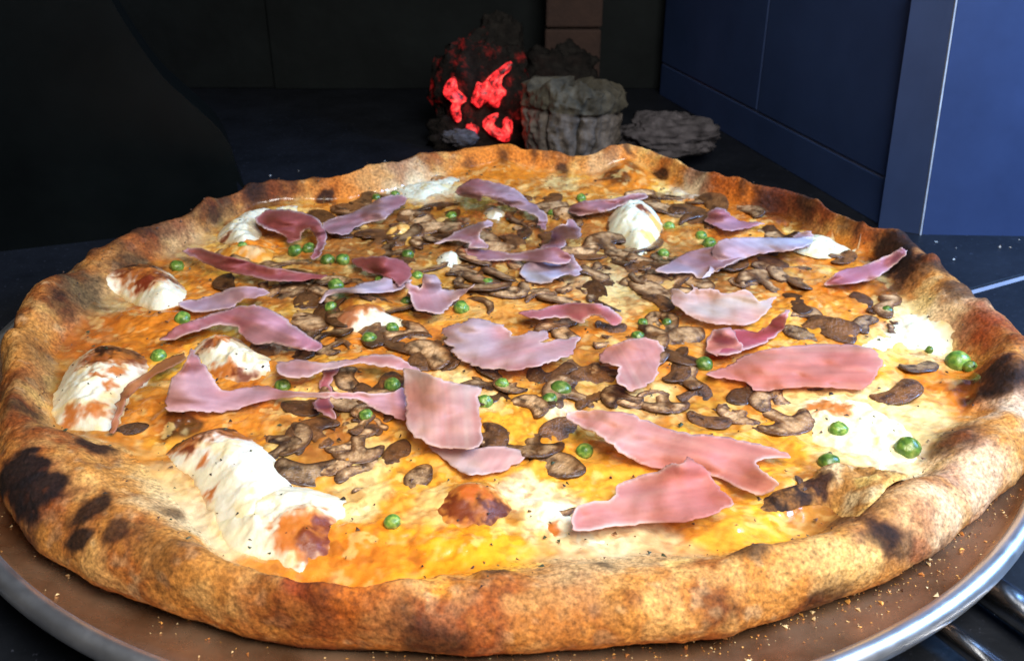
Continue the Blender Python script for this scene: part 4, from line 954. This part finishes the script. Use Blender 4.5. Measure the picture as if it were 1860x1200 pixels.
ham('small leaf-shaped pink ham slice at the pizza centre', [(1088,653),(1100,633),(1127,620),(1153,615),(1187,615),(1205,633),(1207,650),(1193,673),(1187,690),(1160,707),(1143,710),(1130,700),(1120,687),(1123,667),(1100,660)], [(1150, 622, 40, 3)], 'cc8a86', 60)
ham('wide folded ham slice with serrated left edge at the pizza centre', [(803,600),(827,587),(867,578),(907,590),(927,600),(930,610),(960,603),(993,600),(997,610),(987,620),(1020,617),(1048,612),(1047,630),(1030,647),(1003,657),(970,667),(920,672),(873,667),(850,660),(833,650),(820,633),(807,623),(810,610)], [(860, 590, 60, 5), (960, 655, 70, 4), (920, 625, 40, -1.5)], 'cd8f94', -15, rag=.8)
ham('narrow arched pink ham strip behind the serrated centre slice', [(942,568),(970,563),(1007,555),(1053,550),(1087,552),(1113,563),(1130,583),(1113,590),(1087,573),(1067,577),(1053,587),(1033,578),(1003,577),(970,578)], [(1080, 556, 50, 6), (980, 568, 30, 2)], 'c4707c', 5)
ham('squarish pink ham slice hanging forward with a turned-up flap', [(732,672),(760,673),(807,690),(867,703),(870,717),(872,747),(875,777),(870,812),(840,815),(793,812),(767,800),(745,783),(738,753),(737,713)], [(800, 690, 60, 5), (800, 750, 60, 4)], 'd4948e', 85, base_lift=5,
    fold=[([(767,800),(793,811),(840,815),(887,812),(920,812),(953,823),(937,843),(903,858),(860,862),(827,850),(800,830)], [(860, 840, 60, 1.5)], 'd89a98', dict(base_lift=3.0, fat=.9))])
ham('long twisted ham slice reaching left to a raised pink wing', [(302,737),(305,713),(313,687),(330,667),(347,633),(360,647),(383,680),(403,707),(433,707),(477,700),(520,710),(580,712),(640,713),(700,714),(735,707),(739,761),(718,757),(686,746),(655,727),(620,722),(580,722),(500,723),(453,737),(413,747),(383,748),(350,747),(310,747)], [(345, 650, 34, 11), (330, 700, 50, 6), (580, 716, 80, 3), (700, 730, 40, 1)], 'd08286', 10)
ham('narrow arching ham strip with a pale left end, left of centre', [(502,660),(520,655),(545,653),(584,659),(610,656),(642,652),(662,647),(688,643),(718,646),(744,661),(760,670),(757,679),(729,671),(697,666),(664,660),(645,661),(614,667),(588,672),(567,681),(545,687),(512,681)], [(690, 652, 70, 5), (540, 668, 30, 1)], 'cf8e92', 3)
ham('short red ham strip crossing under the long twisted slice', [(588,674),(612,668),(603,692),(601,707),(603,731),(610,761),(584,750),(569,735),(575,720),(582,692)], [], 'c0646c', 85, base_lift=2.2, wave=.6, fat=.6)
ham('big curved rosy ham slice arching over lumpy cheese, left', [(290,617),(317,597),(360,577),(393,567),(433,557),(467,555),(500,567),(533,590),(563,613),(585,627),(573,637),(540,633),(500,623),(467,625),(440,610),(430,593),(393,590),(353,603),(310,617)], [(470, 570, 60, 8), (540, 605, 40, 4)], 'c97884', 25, base_lift=4)
ham('pale lilac ham strip beside the brown-topped cheese, far left', [(323,550),(363,542),(393,533),(423,523),(467,522),(490,532),(467,540),(443,543),(420,557),(393,563),(360,567),(333,560)], [(440, 526, 40, 5)], 'c497aa', -15)
ham('thin brownish ham sliver curving over the leftmost cheese dollop', [(333,643),(300,653),(260,680),(230,700),(213,733),(203,767),(198,787),(213,779),(219,750),(235,720),(262,697),(295,674),(328,657)], [(240, 700, 60, 7)], 'b2643c', -50, fat=.3)
ham('long rosy ham slice behind the nearest one, front right', [(1025,753),(1050,745),(1090,745),(1140,752),(1190,770),(1240,785),(1290,790),(1350,800),(1400,813),(1437,830),(1387,833),(1375,845),(1393,860),(1413,877),(1385,900),(1350,887),(1307,870),(1262,848),(1225,852),(1180,848),(1140,830),(1110,808),(1080,785),(1045,770)], [(1120, 770, 60, 4), (1260, 810, 60, 3), (1400, 850, 40, 3)], 'd68a84', 15)
ham('pointed pink ham slice nearest the front crust', [(1040,960),(1050,917),(1110,907),(1120,883),(1147,870),(1200,853),(1213,843),(1235,843),(1247,830),(1267,840),(1290,863),(1310,890),(1333,915),(1310,925),(1280,940),(1240,947),(1150,952),(1090,960)], [(1245, 840, 40, 6), (1200, 890, 80, 3)], 'd2807e', -10)

# ------------------------------------------------------------------ herb flecks and crumbs (too many and small to count)
def specks(name, pts, sizes, cols, mat, parent):
    Vs, Fs, Cs = [], [], []
    base = np.array([(1, 0, 0), (-.6, .8, 0), (-.5, -.7, .1), (.1, .1, .8), (0, .1, -.4)])
    F0 = [(0, 1, 3), (1, 2, 3), (2, 0, 3), (1, 0, 4), (2, 1, 4), (0, 2, 4)]
    for p, s, c in zip(pts, sizes, cols):
        a = random.uniform(0, 6.28); R = np.array([[math.cos(a), -math.sin(a), 0], [math.sin(a), math.cos(a), 0], [0, 0, 1]])
        k = len(Vs) * 5
        Vs.append((base * (1 + 0.5 * rng.normal(size=(5, 1)) * .6) * s * (1, random.uniform(.4, 1), random.uniform(.4, 1))) @ R.T + p)
        Fs += [tuple(i + k for i in t) for t in F0]; Cs.append(np.tile(c, (5, 1)))
    m = mesh_from(name, np.concatenate(Vs), Fs, smooth=False); set_col(m, np.concatenate(Cs))
    o = obj(name, m, mat, parent); o['kind'] = 'stuff'; return o
pts, sz, cs = [], [], []
for v in DOL:
    n = max(3, int(len(v) * 0.008))
    for k in rng.choice(len(v), n): pts.append(v[k]); sz.append(random.uniform(.0003, .0009)); cs.append(lin(random.choice(('2a2418', '33402a', '1c1712', '4a4a2a'))))
for _ in range(900):
    a = random.uniform(0, 6.28); r = 0.19 * math.sqrt(random.random()); x_, y_ = r * math.cos(a), r * math.sin(a)
    pts.append(np.array([x_, y_, Hs(np.array([x_]), np.array([y_]))[0] + .0012])); sz.append(random.uniform(.0003, .0011)); cs.append(lin(random.choice(('2a1c12', '4a2e18', '33402a', '5c3a1c'))))
specks('herb_flecks', pts, sz, cs, M['fleck'], pizza)
pts, sz, cs = [], [], []
for _ in range(800):
    a = random.gauss(-0.95, 0.40) if random.random() < .75 else random.uniform(-2.9, 0.0)
    R_ = float(rim_at(np.array([(a + math.pi) % (2 * math.pi) - math.pi]))[0][0])
    r = R_ - 0.006 + abs(random.gauss(0, 0.008))
    q_ = np.array([r * math.cos(a), r * math.sin(a)]) - PC; rq = np.hypot(*q_)
    if rq > PR - 0.007: continue
    z = 0.0014 if rq < PR - 0.0195 else 0.0014 + (rq - PR + 0.0195) * 0.356
    pts.append(np.array([q_[0], q_[1], z + .0003])); sz.append(random.choice((.0002, .0003, .0004, .0005, .0010 if random.random() < .3 else .0003))); cs.append(lin(random.choice(('d9a050', 'c58a3c', 'e0c490', 'b87434', 'd2b078', '5a3820'))))
specks('semolina_crumbs', pts, sz, cs, M['crumb'], pan)
pts, sz, cs = [], [], []
for _ in range(160):
    x_, y_ = random.uniform(-0.45, 0.5), random.uniform(-0.3, 0.3)
    if math.hypot(x_, y_) < 0.224 or math.hypot(x_, y_ + 0.02) < 0.21: continue
    pts.append(np.array([x_, y_, FZ + .0004])); sz.append(random.uniform(.0004, .0011)); cs.append(lin('c8c4ba'))
fo = specks('flour_specks', pts, sz, cs, M['crumb'], None)
tag(fo, 'tiny pale flour specks scattered on the dark oven floor', 'flour')
